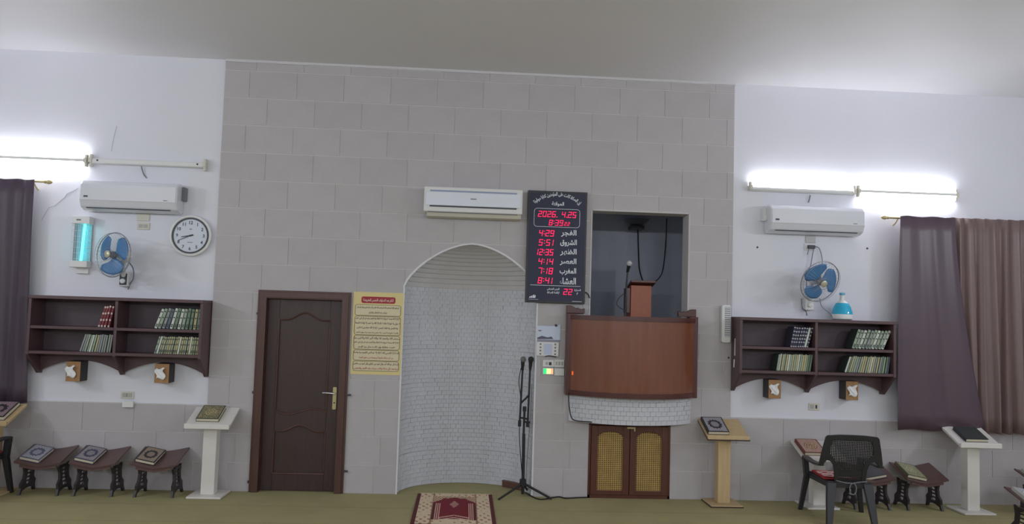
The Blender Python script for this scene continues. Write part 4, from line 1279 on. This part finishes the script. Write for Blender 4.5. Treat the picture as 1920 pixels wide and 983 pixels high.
finish_curtain(curtain_sheet(MB(), -5.85, -4.335, -5.85, -4.275, 3.055, 0.84, 0.19, 0.022, -0.135).build('cloth', M_curtl, ct, smooth=True, fix=False))
ct = thing('curtain', 'smooth dark curtain panel drawn aside next to the right bookshelf', 'curtain', (4.85, -0.17, 0.78))
finish_curtain(curtain_sheet(MB(), 4.535, 5.15, 4.515, 5.46, 3.02, 0.79, 0.27, 0.014, -0.205, 0.6, sag=0.0, per=24).build('cloth', mat('curtain_plain', (90, 73, 84), 0.4, noise=0.05, scale=3), ct, smooth=True, fix=False))
ct = thing('curtain', 'pleated brown satin curtain reaching the right edge of the picture', 'curtain', (5.9, -0.12, 0.77))
finish_curtain(curtain_sheet(MB(), 5.08, 6.95, 5.12, 6.95, 3.03, 0.765, 0.128, 0.036, -0.145, per=16).build('cloth', mat('curtain_pleated', (126, 106, 104), 0.4, noise=0.05, scale=3), ct, smooth=True, fix=False))

# ------------------------------------------------------------------ Quran volumes (lying)
def basis(o, xd, yd):
    x = Vector(xd).normalized(); y = Vector(yd); y = (y - x * y.dot(x)).normalized(); z = x.cross(y)
    return Matrix.Translation(o) @ Matrix((x, y, z)).transposed().to_4x4()
def lying_book(label, M, w, h, t, ground, ornament, edge, style, cat='book'):
    """x across, y up the cover, z out of it; origin at the middle of the underside"""
    o = thing('holy_book', label, cat, (0, 0, 0), 'decorated books lying on the reading stands', local=True)
    o.matrix_world = M
    c = MB()
    c.box(-w / 2, w / 2, -h / 2, h / 2, 0, 0.003); c.box(-w / 2, w / 2, -h / 2, h / 2, t - 0.003, t); c.box(-w / 2, -w / 2 + 0.003, -h / 2, h / 2, 0.003, t - 0.003)
    c.build('cover', edge, o)
    MB().box(-w / 2 + 0.003, w / 2 - 0.006, -h / 2 + 0.005, h / 2 - 0.005, 0.003, t - 0.003).build('page_block', M_pages, o)
    rnd = random.Random(len(label))
    def pat(u, v):
        x, y = (u - .5) * 2, (v - .5) * 2
        if style == 'plain': return 0
        if abs(x) > 0.93 or abs(y) > 0.95: return 2
        if abs(x) > 0.8 or abs(y) > 0.86: return 0 if (int(u * 26) + int(v * 34)) % 3 else 1
        r = math.hypot(x / 0.62, y / 0.56)
        sc = 1 + 0.06 * math.cos(12 * math.atan2(y, x))
        if style == 'ring':
            if 0.66 * sc < r < 1.1 * sc: return 2
            if r < 0.66: return 1 if (int(u * 20) + int(v * 24)) % 2 else 0
            return 1 if (int(u * 28) * 3 + int(v * 36)) % 4 == 0 else 0
        if style == 'medallion':
            if r < 0.95 * sc: return 1 if (int(r * 6) % 2 == 0 or rnd.random() < .25) else 2
            return 1 if rnd.random() < .22 else 0
        return 0
    e = 0.006
    MB().grid(lambda u, v: (-w / 2 + e + (w - 2 * e) * u, -h / 2 + e + (h - 2 * e) * v, t + 0.0006), 34, 44, mfn=pat).build('cover_print', [ground, ornament, edge], o, fix=False)
    return o
def cc(n, c): return mat('cover_' + n, c, 0.5)

# ------------------------------------------------------------------ low folding reading stands
def low_stand_mesh():
    W, Y0, Y1 = 0.215, -0.185, 0.165
    def top(u, v):
        return (-W + 2 * W * u, Y0 + (Y1 - Y0) * v, 0.283 + 0.108 * v + 0.042 * abs(2 * u - 1) ** 1.25)
    tp = MB().grid(top, 16, 4).mesh('top_board', M_low, fix=False)
    apx = [(-W * 0.78 + 2 * W * 0.78 * i / 12, 0.272 + 0.026 * abs(2 * (0.11 + 0.78 * i / 12) - 1)) for i in range(13)]
    ap_ = MB().prism(apx + [(x, z - 0.028 + 0.01 * abs(x) / W) for x, z in reversed(apx)], Y0 + 0.012, Y0 + 0.03).mesh('front_apron', M_low)
    def upright(s):
        return [(s * 0.148, 0.0), (s * 0.118, 0.0), (s * 0.098, 0.034), (s * 0.03, 0.05), (s * 0.03, 0.075), (s * 0.048, 0.12), (s * 0.038, 0.19), (s * 0.05, 0.262), (s * 0.11, 0.285 - 0.02 * (s < 0)), (s * 0.085, 0.21), (s * 0.088, 0.145), (s * 0.128, 0.105), (s * 0.125, 0.06)]
    pm = MB()
    for s in (-1, 1):
        pm.prism(upright(s), -0.011, 0.011, 'x')
    pm.box(-0.011, 0.011, -0.035, 0.035, 0.05, 0.078); pm.box(-0.011, 0.011, -0.055, 0.055, 0.25, 0.275)
    for k in range(4):
        pm.box(-0.006, 0.006, -0.042, 0.042, 0.108 + 0.036 * k, 0.120 + 0.036 * k)
    return tp, ap_, pm.mesh('leg_panel', M_lowd)
LOW = low_stand_mesh()
def low_stand(label, x, y, rz=0.0):
    t = thing('reading_stand', label, 'book stand', (x, y, 0), 'low dark reading stands on the carpet', rz, local=True)
    o = link('top_board', LOW[0], t); s_ = o.modifiers.new('thickness', 'SOLIDIFY'); s_.thickness = 0.014; s_.offset = -1
    link('front_apron', LOW[1], t)
    for s in (-1, 1):
        q = link('leg_panel', LOW[2], t); q.location.x = s * 0.165
        q.rotation_euler = (0, -s * 0.07, 0); q.location.x += s * 0.012
    return t
def on_low(label, x, y, rz, ground, orn, edge, style, dx=-0.095, w=0.185, h=0.27, t=0.032):
    u = 0.5 + dx / 0.43
    z = 0.283 + 0.108 * 0.5 + 0.042 * abs(2 * u - 1) ** 1.25 + 0.006
    s = -1 if dx < 0 else 1
    c, si = math.cos(rz), math.sin(rz)
    off = Vector((dx * c + 0.005 * si, dx * si - 0.005 * c, z))
    xd = Vector((c, si, s * 0.19)); yd = Vector((-si, c, 0.308))
    return lying_book(label, basis(Vector((x, y, 0)) + off, xd, yd), w, h, t, ground, orn, edge, style)
GREYL, BLUEG, TAN, DK, NAVYC = cc('pale_grey', (178, 178, 184)), cc('slate', (92, 94, 122)), cc('tan', (160, 142, 126)), cc('dark', (46, 44, 52)), cc('navy', (70, 70, 98))
lowx = [(FL(22, 929).x + FL(105, 929).x) / 2 + 0.04, (FL(139, 930).x + FL(212, 930).x) / 2, (FL(250, 931).x + FL(322, 932).x) / 2 + 0.022]
low_stand('low dark reading stand nearest the left chair', lowx[0], -0.215)
on_low('pale grey book with slate ring medallion on the stand nearest the left chair', lowx[0], -0.215, 0, GREYL, cc('mist', (128, 130, 146)), BLUEG, 'ring')
low_stand('middle low dark reading stand of the three beside the white lectern', lowx[1], -0.215)
on_low('grey book with navy ring medallion on the middle low stand', lowx[1], -0.215, 0, cc('warm_grey', (160, 153, 152)), cc('ash', (118, 114, 126)), NAVYC, 'ring')
low_stand('low dark reading stand next to the white lectern by the door', lowx[2], -0.215)
on_low('tan book with black ring medallion on the stand next to the white lectern', lowx[2], -0.215, 0, TAN, cc('taupe', (126, 110, 98)), DK, 'ring')
xr1 = FL(1664.5, 957).x - 0.16
low_stand('low dark reading stand behind the black chair', xr1, -0.215)
on_low('plain dark grey book on the low stand behind the black chair', xr1, -0.215, 0, cc('charcoal', (84, 84, 90)), DK, cc('charcoal_edge', (70, 70, 76)), 'plain', dx=0.03, w=0.23)
low_stand('low dark reading stand holding the large pale green book', 4.725, -0.215)
on_low('large pale green book with cream medallion on the low stand by the right white lectern', 4.725, -0.215, 0, cc('sage', (142, 142, 112)), cc('cream', (190, 186, 150)), cc('olive_edge', (104, 104, 78)), 'medallion', dx=-0.085, w=0.21, h=0.29)
xn, xf = P(1883, 912, -1.19).x + 0.21, P(1902, 878, -0.28).x + 0.21
low_stand('nearer low reading stand cut by the right edge of the picture', xn, -1.36, 0.0)
on_low('pale book lying on the nearer stand at the right picture edge', xn, -1.36, 0.0, GREYL, cc('mist', (128, 130, 146)), cc('pearl', (186, 184, 178)), 'ring')
low_stand('farther low reading stand against the wall at the right picture edge', xf, -0.45)
on_low('pale book lying on the farther stand at the right picture edge', xf, -0.45, 0, cc('stone', (160, 158, 150)), cc('mist', (128, 130, 146)), cc('pearl', (186, 184, 178)), 'ring')

# ------------------------------------------------------------------ tall lecterns
def lectern(label, x, y, m, edge, zs=1.0, rz=0.0):
    t = thing('floor_lectern', label, 'lectern', (x, y, 0), 'tall lecterns for open books', rz, local=True)
    W, yf, yb, zf, zb = 0.213, -0.165, 0.165, 0.672 * zs, 0.812 * zs + (1 - zs) * 0.1
    b = MB().box(-0.163, 0.163, -0.165, 0.17, 0.002, 0.022)
    b.build('base_plate', m, t, bevel=0.004)
    MB().box(-0.064, 0.064, -0.055, 0.06, 0.022, (zf + zb) / 2 - 0.012).build('column', m, t, bevel=0.004)
    MB().prism([(yf, zf), (yf, zf + 0.026), (yb, zb + 0.026), (yb, zb)], -W, W, 'x').build('sloping_top', m, t, bevel=0.003)
    MB().prism([(yf - 0.018, zf - 0.004), (yf - 0.018, zf + 0.042), (yf, zf + 0.046), (yf, zf)], -W, W, 'x').build('book_ledge', m, t, bevel=0.004)
    if edge is not None:
        MB().prism([(yf - 0.0195, zf - 0.008), (yf - 0.0195, zf + 0.006), (yb, zb + 0.006 - 0.002), (yb, zb - 0.006)], -W - 0.003, -W + 0.001, 'x').build('edge_band', edge, t)
        MB().prism([(yf - 0.0195, zf - 0.008), (yf - 0.0195, zf + 0.006), (yb, zb + 0.004), (yb, zb - 0.006)], W - 0.001, W + 0.003, 'x').build('edge_band', edge, t)
        MB().box(-W, W, yf - 0.0205, yf - 0.0165, zf - 0.008, zf + 0.004).build('edge_band', edge, t)
        MB().box(-0.165, 0.165, -0.167, 0.172, 0.0005, 0.012).build('edge_band', edge, t)
    return t, (yf, yb, zf + 0.026, zb + 0.026)
def on_lectern(label, x, y, g, dx, ground, orn, edge, style, w=0.2, h=0.28, t=0.035, v=0.52):
    yf, yb, zf, zb = g
    o = Vector((x + dx, y + yf + (yb - yf) * v, zf + (zb - zf) * v + 0.001))
    return lying_book(label, basis(o, (1, 0, 0), (0, yb - yf, zb - zf)), w, h, t, ground, orn, edge, style)
_, g = lectern('white lectern between the low stands and the brown door', -2.44, -0.225, M_white, None)
on_lectern('olive gold patterned book on the white lectern beside the door', -2.44, -0.225, g, -0.02, cc('olive', (112, 112, 88)), cc('gold', (186, 170, 118)), cc('moss', (86, 88, 78)), 'medallion', w=0.215, h=0.26, v=0.56)
_, g = lectern('pale wood lectern with dark edges beside the pulpit', 2.675, -0.205, M_maple, M_mapled)
on_lectern('black and silver patterned book on the pale wood lectern beside the pulpit', 2.675, -0.205, g, -0.088, cc('silver', (166, 164, 174)), cc('pewter', (120, 112, 108)), DK, 'ring', w=0.215, h=0.29)
wd = MB().prism([(g[0] - 0.012, g[2] + 0.004), (g[0] - 0.012, g[2] + 0.03), (g[0] + 0.03, g[2] + 0.045), (g[0] + 0.03, g[2] + 0.018)], 2.675 - 0.19, 2.675 + 0.18, 'x')
_, g = lectern('white lectern under the pleated curtain', 5.20, -0.345, M_white, None)
on_lectern('dark green-black book on the white lectern under the curtain', 5.20, -0.345, g, -0.01, cc('bottle_black', (58, 64, 62)), cc('bottle', (70, 78, 74)), DK, 'plain', w=0.235, h=0.235, v=0.46)
_, g = lectern('short white lectern half hidden behind the black chair', 3.655, -0.225, M_white, None, 0.72)
on_lectern('rose and brown patterned book on the short white lectern', 3.655, -0.225, g, -0.075, cc('rose', (178, 140, 134)), cc('sand', (196, 168, 130)), cc('maroon', (112, 58, 52)), 'medallion', w=0.225, h=0.27)
_, g = lectern('pale wood lectern cut by the left edge of the picture', -4.46, -0.325, M_maple, None)
on_lectern('pink and black patterned book on the lectern at the left picture edge', -4.46, -0.325, g, 0.03, cc('pink_grey', (150, 128, 134)), cc('dusk', (104, 82, 92)), DK, 'ring', w=0.27, h=0.29, t=0.04)

# ------------------------------------------------------------------ black plastic armchairs
def frustum(mb, p0, w0, d0, p1, w1, d1):
    vs = []
    for (p, w, d) in ((p0, w0, d0), (p1, w1, d1)):
        p = Vector(p)
        vs += [p + Vector((-w / 2, -d / 2, 0)), p + Vector((w / 2, -d / 2, 0)), p + Vector((w / 2, d / 2, 0)), p + Vector((-w / 2, d / 2, 0))]
    mb.add(vs, [(0, 3, 2, 1), (4, 5, 6, 7), (0, 1, 5, 4), (1, 2, 6, 5), (2, 3, 7, 6), (3, 0, 4, 7)])
    return mb
def make_chair(label, loc, rz):
    t = thing('plastic_armchair', label, 'chair', loc, 'black plastic armchairs facing the wall', rz, local=True)
    lean = 0.16
    def BY(z): return -0.235 - lean * (z - 0.40)
    shear = Matrix(((1, 0, 0, 0), (0, 1, -lean, -0.235 + lean * 0.40), (0, 0, 1, 0), (0, 0, 0, 1)))
    # seat: dished slab with a skirt
    def st_(u, v):
        x = (u - .5) * (0.40 + 0.10 * v)
        return (x, -0.235 + 0.49 * v, 0.385 - 0.012 * math.sin(PI * u) * math.sin(PI * v) + 0.006 * v)
    s = MB().grid(st_, 10, 10).build('seat', M_black, t, smooth=True, fix=False)
    sd = s.modifiers.new('thickness', 'SOLIDIFY'); sd.thickness = 0.022; sd.offset = -1
    sk = MB()
    sk.prism([(-0.20, -0.235), (-0.25, 0.255), (-0.238, 0.255), (-0.188, -0.235)], 0.335, 0.385, 'z'); sk.prism([(0.20, -0.235), (0.25, 0.255), (0.238, 0.255), (0.188, -0.235)], 0.335, 0.385, 'z')
    sk.box(-0.20, 0.20, -0.24, -0.228, 0.335, 0.385); sk.box(-0.25, 0.25, 0.245, 0.257, 0.335, 0.385)
    sk.build('seat_skirt', M_black, t, bevel=0.003)
    # backrest frame: top band, side wings and neck; lattice between them
    half = [(0.0, 0.838), (0.12, 0.836), (0.225, 0.826), (0.243, 0.81), (0.27, 0.68), (0.288, 0.57), (0.28, 0.535), (0.255, 0.535), (0.243, 0.565), (0.222, 0.592), (0.19, 0.585), (0.162, 0.55), (0.15, 0.50), (0.14, 0.385),
            (0.105, 0.385), (0.105, 0.50), (0.125, 0.565), (0.20, 0.66), (0.182, 0.775), (0.0, 0.788)]
    fb = MB()
    fb.prism(half, -0.012, 0.012, 'y', M=shear)
    fb.prism([(-x, z) for x, z in half], -0.012, 0.012, 'y', M=shear)
    fb.build('back_frame', M_black, t, bevel=0.003)
    def hw(z):
        if z > 0.66: return 0.20 + (0.182 - 0.20) * (z - 0.66) / 0.115
        if z > 0.565: return 0.125 + 0.075 * (z - 0.565) / 0.095
        if z > 0.50: return 0.105 + 0.02 * (z - 0.50) / 0.065
        return 0.105
    lt2 = MB()
    k = 0
    z = 0.395
    while z < 0.79:
        h_ = hw(z)
        lt2.box(-h_, h_, -0.005, 0.005, z - 0.0035, z + 0.0035, M=shear); z += 0.0155
    x = -0.195
    while x < 0.2:
        if abs(x) < 0.105: z0 = 0.39
        elif abs(x) < 0.125: z0 = 0.50 + (abs(x) - 0.105) / 0.02 * 0.065
        else: z0 = 0.565 + (abs(x) - 0.125) / 0.075 * 0.095
        lt2.box(x - 0.0035, x + 0.0035, -0.005, 0.005, z0, 0.787, M=shear); x += 0.0155
    tag(lt2.build('back_lattice', M_black, t), kind='stuff')
    MB().box(-0.11, 0.11, -0.006, 0.006, 0.44, 0.50, M=shear).build('back_panel', M_black, t)
    for s in (-1, 1):
        a = MB()
        ys = [-0.262, -0.15, 0.0, 0.15, 0.235, 0.265]
        zs_ = [0.555, 0.548, 0.546, 0.55, 0.546, 0.52]
        xs = [0.272, 0.285, 0.288, 0.28, 0.272, 0.268]
        vs, fs = [], []
        for x_, y_, z_ in zip(xs, ys, zs_):
            for (dx, dz) in ((-0.028, 0), (0.028, 0), (0.026, -0.02), (-0.026, -0.02)):
                vs.append((s * x_ + dx, y_, z_ + dz))
        for i in range(5):
            for c in range(4):
                fs.append((4 * i + c, 4 * i + (c + 1) % 4, 4 * i + 4 + (c + 1) % 4, 4 * i + 4 + c))
        fs += [(0, 3, 2, 1), (20, 21, 22, 23)]
        a.add(vs, fs)
        a.build('armrest', M_black, t, smooth=True)
        frustum(MB(), (s * 0.298, 0.292, 0.0), 0.036, 0.045, (s * 0.245, 0.252, 0.36), 0.055, 0.055).build('leg', M_black, t, bevel=0.004)
        frustum(MB(), (s * 0.25, 0.25, 0.345), 0.05, 0.06, (s * 0.268, 0.245, 0.535), 0.045, 0.07).build('arm_post', M_black, t, bevel=0.004)
        frustum(MB(), (s * 0.208, -0.305, 0.0), 0.05, 0.045, (s * 0.165, -0.225, 0.38), 0.085, 0.05).build('leg', M_black, t, bevel=0.004)
    return t
CHP, CHR = Vector((3.675, -0.70, 0)), R(-7)
make_chair('black plastic armchair with lattice back facing the wall', CHP, CHR)
CHL = Vector((-4.595, -0.54, 0))
make_chair('black plastic armchair cut by the left edge of the picture', CHL, 0)
# folded mats on the seats
def seat_mat(label, base, rz, x0, x1, y0, y1, wild):
    t = thing('folded_mat', label, 'mat', base + Vector((0, 0, 0.385)), None, rz, local=True)
    def pt(u, v):
        return (x0 + (x1 - x0) * u, y0 + (y1 - y0) * v, 0.024 + 0.004 * math.sin(9 * u) * math.cos(5 * v))
    def pm(u, v):
        if u < .06 or u > .94 or v < .06 or v > .94: return 1
        return 0 if (abs(u - .5) < .4 and abs(v - .5) < .42) != (wild and (int(u * 9) + int(v * 9)) % 4 == 0) else 1
    MB().box(x0, x1, y0, y1, 0.004, 0.02).build('folded_layers', mat('mat_red', (168, 50, 56), 0.9), t, bevel=0.004)
    MB().grid(pt, 14, 14, mfn=pm).build('top_layer', [mat('mat_pink', (222, 190, 186), 0.9), mat('mat_red2', (178, 58, 62), 0.9)], t, fix=False)
seat_mat('red and pink folded mat on the seat of the black chair', CHP, CHR, -0.21, 0.12, -0.14, 0.225, True)
seat_mat('red folded mat on the chair at the left picture edge', CHL, 0, -0.1, 0.225, -0.1, 0.235, False)
# cord tied to the chair back
cd = []
for k in range(15):
    a_ = k / 14 * 2 * PI
    cd.append((0.03 * math.sin(a_) + 0.02, -0.268, 0.335 + 0.052 * math.cos(a_)))
Mch = Matrix.Translation(CHP) @ Matrix.Rotation(CHR, 4, 'Z')
pts = [Mch @ Vector(p) for p in [(-0.13, -0.258, 0.405), (-0.05, -0.262, 0.388), (0.02, -0.268, 0.387)] + cd[1:] + [(0.09, -0.262, 0.40), (0.15, -0.258, 0.405)]]
tag(MB().tube(spline(pts, 4), 0.0045, 6).build('tied_cord', mat('grey_cord', (128, 130, 136), 0.6), smooth=True), 'grey looped cord tied across the back of the black chair', 'cord')

# ------------------------------------------------------------------ microphone stand in the niche mouth
ms = thing('microphone_stand', 'black tripod stand carrying two upright microphone arms at the niche mouth', 'microphone stand', (0.657, 0.0, 0))
b0 = P(980.5, 905, 0.0); b1 = P(983.5, 768, 0.0)
MB().tube([(0.657, 0, 0.02), (b0.x, 0, b0.z), (b1.x, 0, b1.z - 0.25)], 0.017, 10).build('pole', M_blackm, ms, smooth=True)
MB().tube([(b1.x - 0.002, 0, b1.z - 0.26), (b1.x, 0, b1.z)], 0.012, 10).build('inner_pole', M_blackm, ms, smooth=True)
MB().tube([(b1.x, 0, b1.z - 0.02), (b1.x, 0, b1.z + 0.03)], 0.02, 10).build('clamp_collar', M_blackm, ms, smooth=True)
MB().tube([(0.655, 0, 0.10), (0.657, 0, 0.17)], 0.036, 12).build('tripod_collar', M_blackm, ms, smooth=True)
for e in ((0.401, -0.225), (0.937, -0.165), (0.72, 0.18)):
    MB().tube([(0.657, 0, 0.13), (0.657 + (e[0] - .657) * .25, e[1] * .25, 0.10), (e[0], e[1], 0.013)], [0.013, 0.013, 0.011], 8).build('leg', M_blackm, ms, smooth=True)
def boom(pa, pb, nm):
    a_, b_ = P(*pa, 0.0), P(*pb, 0.0)
    MB().tube([a_, b_], 0.0105, 8).build(nm, M_blackm, ms, smooth=True)
    MB().tube([a_, a_ + Vector((0, 0, 0.06))], 0.017, 8).build('counterweight', M_blackm, ms, smooth=True)
boom((974, 800), (980, 690), 'boom_arm'); boom((989, 801), (994, 690), 'boom_arm')
for pa, pb in (((973, 783), (989, 786)), ((981, 791), (994, 792)), ((976, 757), (991, 742))):
    MB().tube([P(*pa, -0.01), P(*pb, -0.01)], 0.010, 8).build('cross_clamp', M_blackm, ms, smooth=True)
MB().tube(spline([P(977, 690, -0.02), P(973, 715, -0.02), P(976, 745, -0.02), P(975, 770, -0.02), P(974, 820, -0.02), P(978, 880, -0.01), P(981, 905, -0.02)]), 0.0045, 6).build('cable', M_blackm, ms, smooth=True)
MB().tube(spline([P(997, 720, 0.01), P(996, 745, 0.01), P(993, 800, 0.01), P(989, 850, 0.0), P(986, 905, -0.02)]), 0.004, 6).build('cable', M_greyp, ms, smooth=True)
for (px, py, m, lab) in ((979.5, 690, M_chrome, 'silver headed microphone on the left arm of the black stand'), (994, 690, M_black, 'black headed microphone on the right arm of the black stand')):
    t = thing('microphone', lab, 'microphone', P(px, py, 0.0))
    a_ = P(px, py + 4, 0.0); b_ = P(px + 1, py - 12, -0.02); c_ = P(px + 2.5, py - 21, -0.03)
    MB().tube([a_, b_], [0.014, 0.022], 10).build('handle', M_black, t, smooth=True)
    MB().tube([b_, b_ + (c_ - b_) * .3, b_ + (c_ - b_) * .75, c_], [0.023, 0.031, 0.028, 0.010], 12).build('grille_head', mat('dull_grille', (130, 132, 128), 0.4, metal=0.5) if m is M_chrome else M_black, t, smooth=True)
# dark wooden box behind the stand, and the cable to the cupboard
q0, q1 = FL(941, 913), FL(980, 921)
d_ = (q1 - q0).normalized(); nrm = Vector((-d_.y, d_.x, 0))
wb = thing('wooden_box', 'low dark brown wooden box on the carpet behind the microphone stand', 'box', (q0 + q1) / 2)
L_ = (q1 - q0).length + 0.08
MW = Matrix.Translation(q0) @ Matrix((d_, nrm, Vector((0, 0, 1)))).transposed().to_4x4()
MB().box(0, L_, 0, 0.11, 0.001, 0.06, M=MW).build('body', mat('box_brown', (98, 66, 56), 0.5, noise=0.15, scale=8), wb, bevel=0.004)
MB().box(-0.004, L_ + 0.004, -0.004, 0.114, 0.0602, 0.07, M=MW).build('lid', mat('box_lid', (112, 82, 70), 0.5, noise=0.15, scale=8), wb, bevel=0.003)
tag(MB().tube(spline([FL(985, 926) + Vector((0, 0, .01)), FL(1010, 937) + Vector((0, -.02, .008)), FL(1035, 934) + Vector((0, -.02, .008)), FL(1048, 932) + Vector((0, -.03, .008)), FL(1060, 936) + Vector((0, 0, .008)), FL(1080, 934.5) + Vector((0, -.01, .008)), FL(1100, 933) + Vector((0, -.03, .008))]), 0.007, 6).build('floor_cable', M_blackm, smooth=True), 'black cable lying on the carpet from the microphone stand to the cupboard', 'cable')

# ------------------------------------------------------------------ prayer rug
rx0, rx1, ry0, ry1 = -0.415, 0.340, -1.175, 0.0
rug = thing('prayer_rug', 'red and cream prayer rug with arch and columns before the niche', 'rug', ((rx0 + rx1) / 2, (ry0 + ry1) / 2, 0))
rr = random.Random(3)
def rugm(u, v):
    """0 dark red edge, 1 cream, 2 tan figure, 3 crimson field, 4 pale line"""
    if u < .045 or u > .955: return 0
    if u < .23 or u > .77 or v < .12 or v > .90:
        if abs(u - .23) < .012 or abs(u - .77) < .012: return 2
        a = math.sin(u * 70) * math.cos(v * 46) + math.sin((u + v) * 60) * .5
        return 2 if a > .72 else 1
    x = (u - .5) / .27
    if .30 < abs(x) - .38 < .62 and v < .80 and v > .64:
        pass
    spr = .85 - .16 * abs(x) ** 1.5 + (.03 if abs(abs(x) - .5) < .12 else 0)
    if v > spr: return 2 if (int(u * 60) + int(v * 50)) % 3 else 1
    if .66 < abs(x) < .86 and v < .66:
        return 4 if int(abs(x) * 34) % 3 else 3
    if abs(x) >= .86 and v < .62: return 0
    lam = abs(x) / .22 + abs(v - .62) / .12
    if lam < 1: return 4 if (int(u * 80) + int(v * 70)) % 2 else 3
    if abs(x) < .02 and v > .7: return 4
    if v < .30 and abs(v - (.27 - .12 * abs(x))) < .012: return 4
    if v < .22 and abs(v - (.20 - .1 * abs(x))) < .012: return 4
    if v < .155: return 1
    return 3
RM = [mat('rug_dark_red', (92, 34, 38), 0.95), mat('rug_cream', (226, 204, 174), 0.95, noise=0.12, scale=60), mat('rug_tan', (164, 128, 102), 0.95), mat('rug_crimson', (122, 26, 42), 0.95, noise=0.08, scale=40), mat('rug_pale', (214, 176, 158), 0.95)]
MB().box(rx0, rx1, ry0, ry1, 0.001, 0.007).build('backing', RM[0], rug)
MB().grid(lambda u, v: (rx0 + (rx1 - rx0) * u, ry0 + (ry1 - ry0) * v, 0.0085 + 0.0012 * math.sin(8 * u + 5 * v)), 84, 96, mfn=rugm).build('pile', RM, rug, fix=False)
fg = MB()
for k in range(70):
    x = rx0 + 0.03 + (rx1 - rx0 - 0.05) * k / 69
    d = random.uniform(-0.008, 0.008)
    fg.tube([(x, ry1 - 0.004, 0.007), (x + d * .5, ry1 + 0.018, 0.006), (x + d, ry1 + 0.038 + random.uniform(-.008, .008), 0.003)], 0.0042, 4)
tag(fg.build('fringe', mat('rug_fringe', (216, 206, 170), 0.9), rug), kind='stuff')
for m_ in (M_led, MATS['pilot'], MATS['lit_6'], MATS['lit_34'], MATS['lit_72']):
    m_.cycles.emission_sampling = 'NONE'
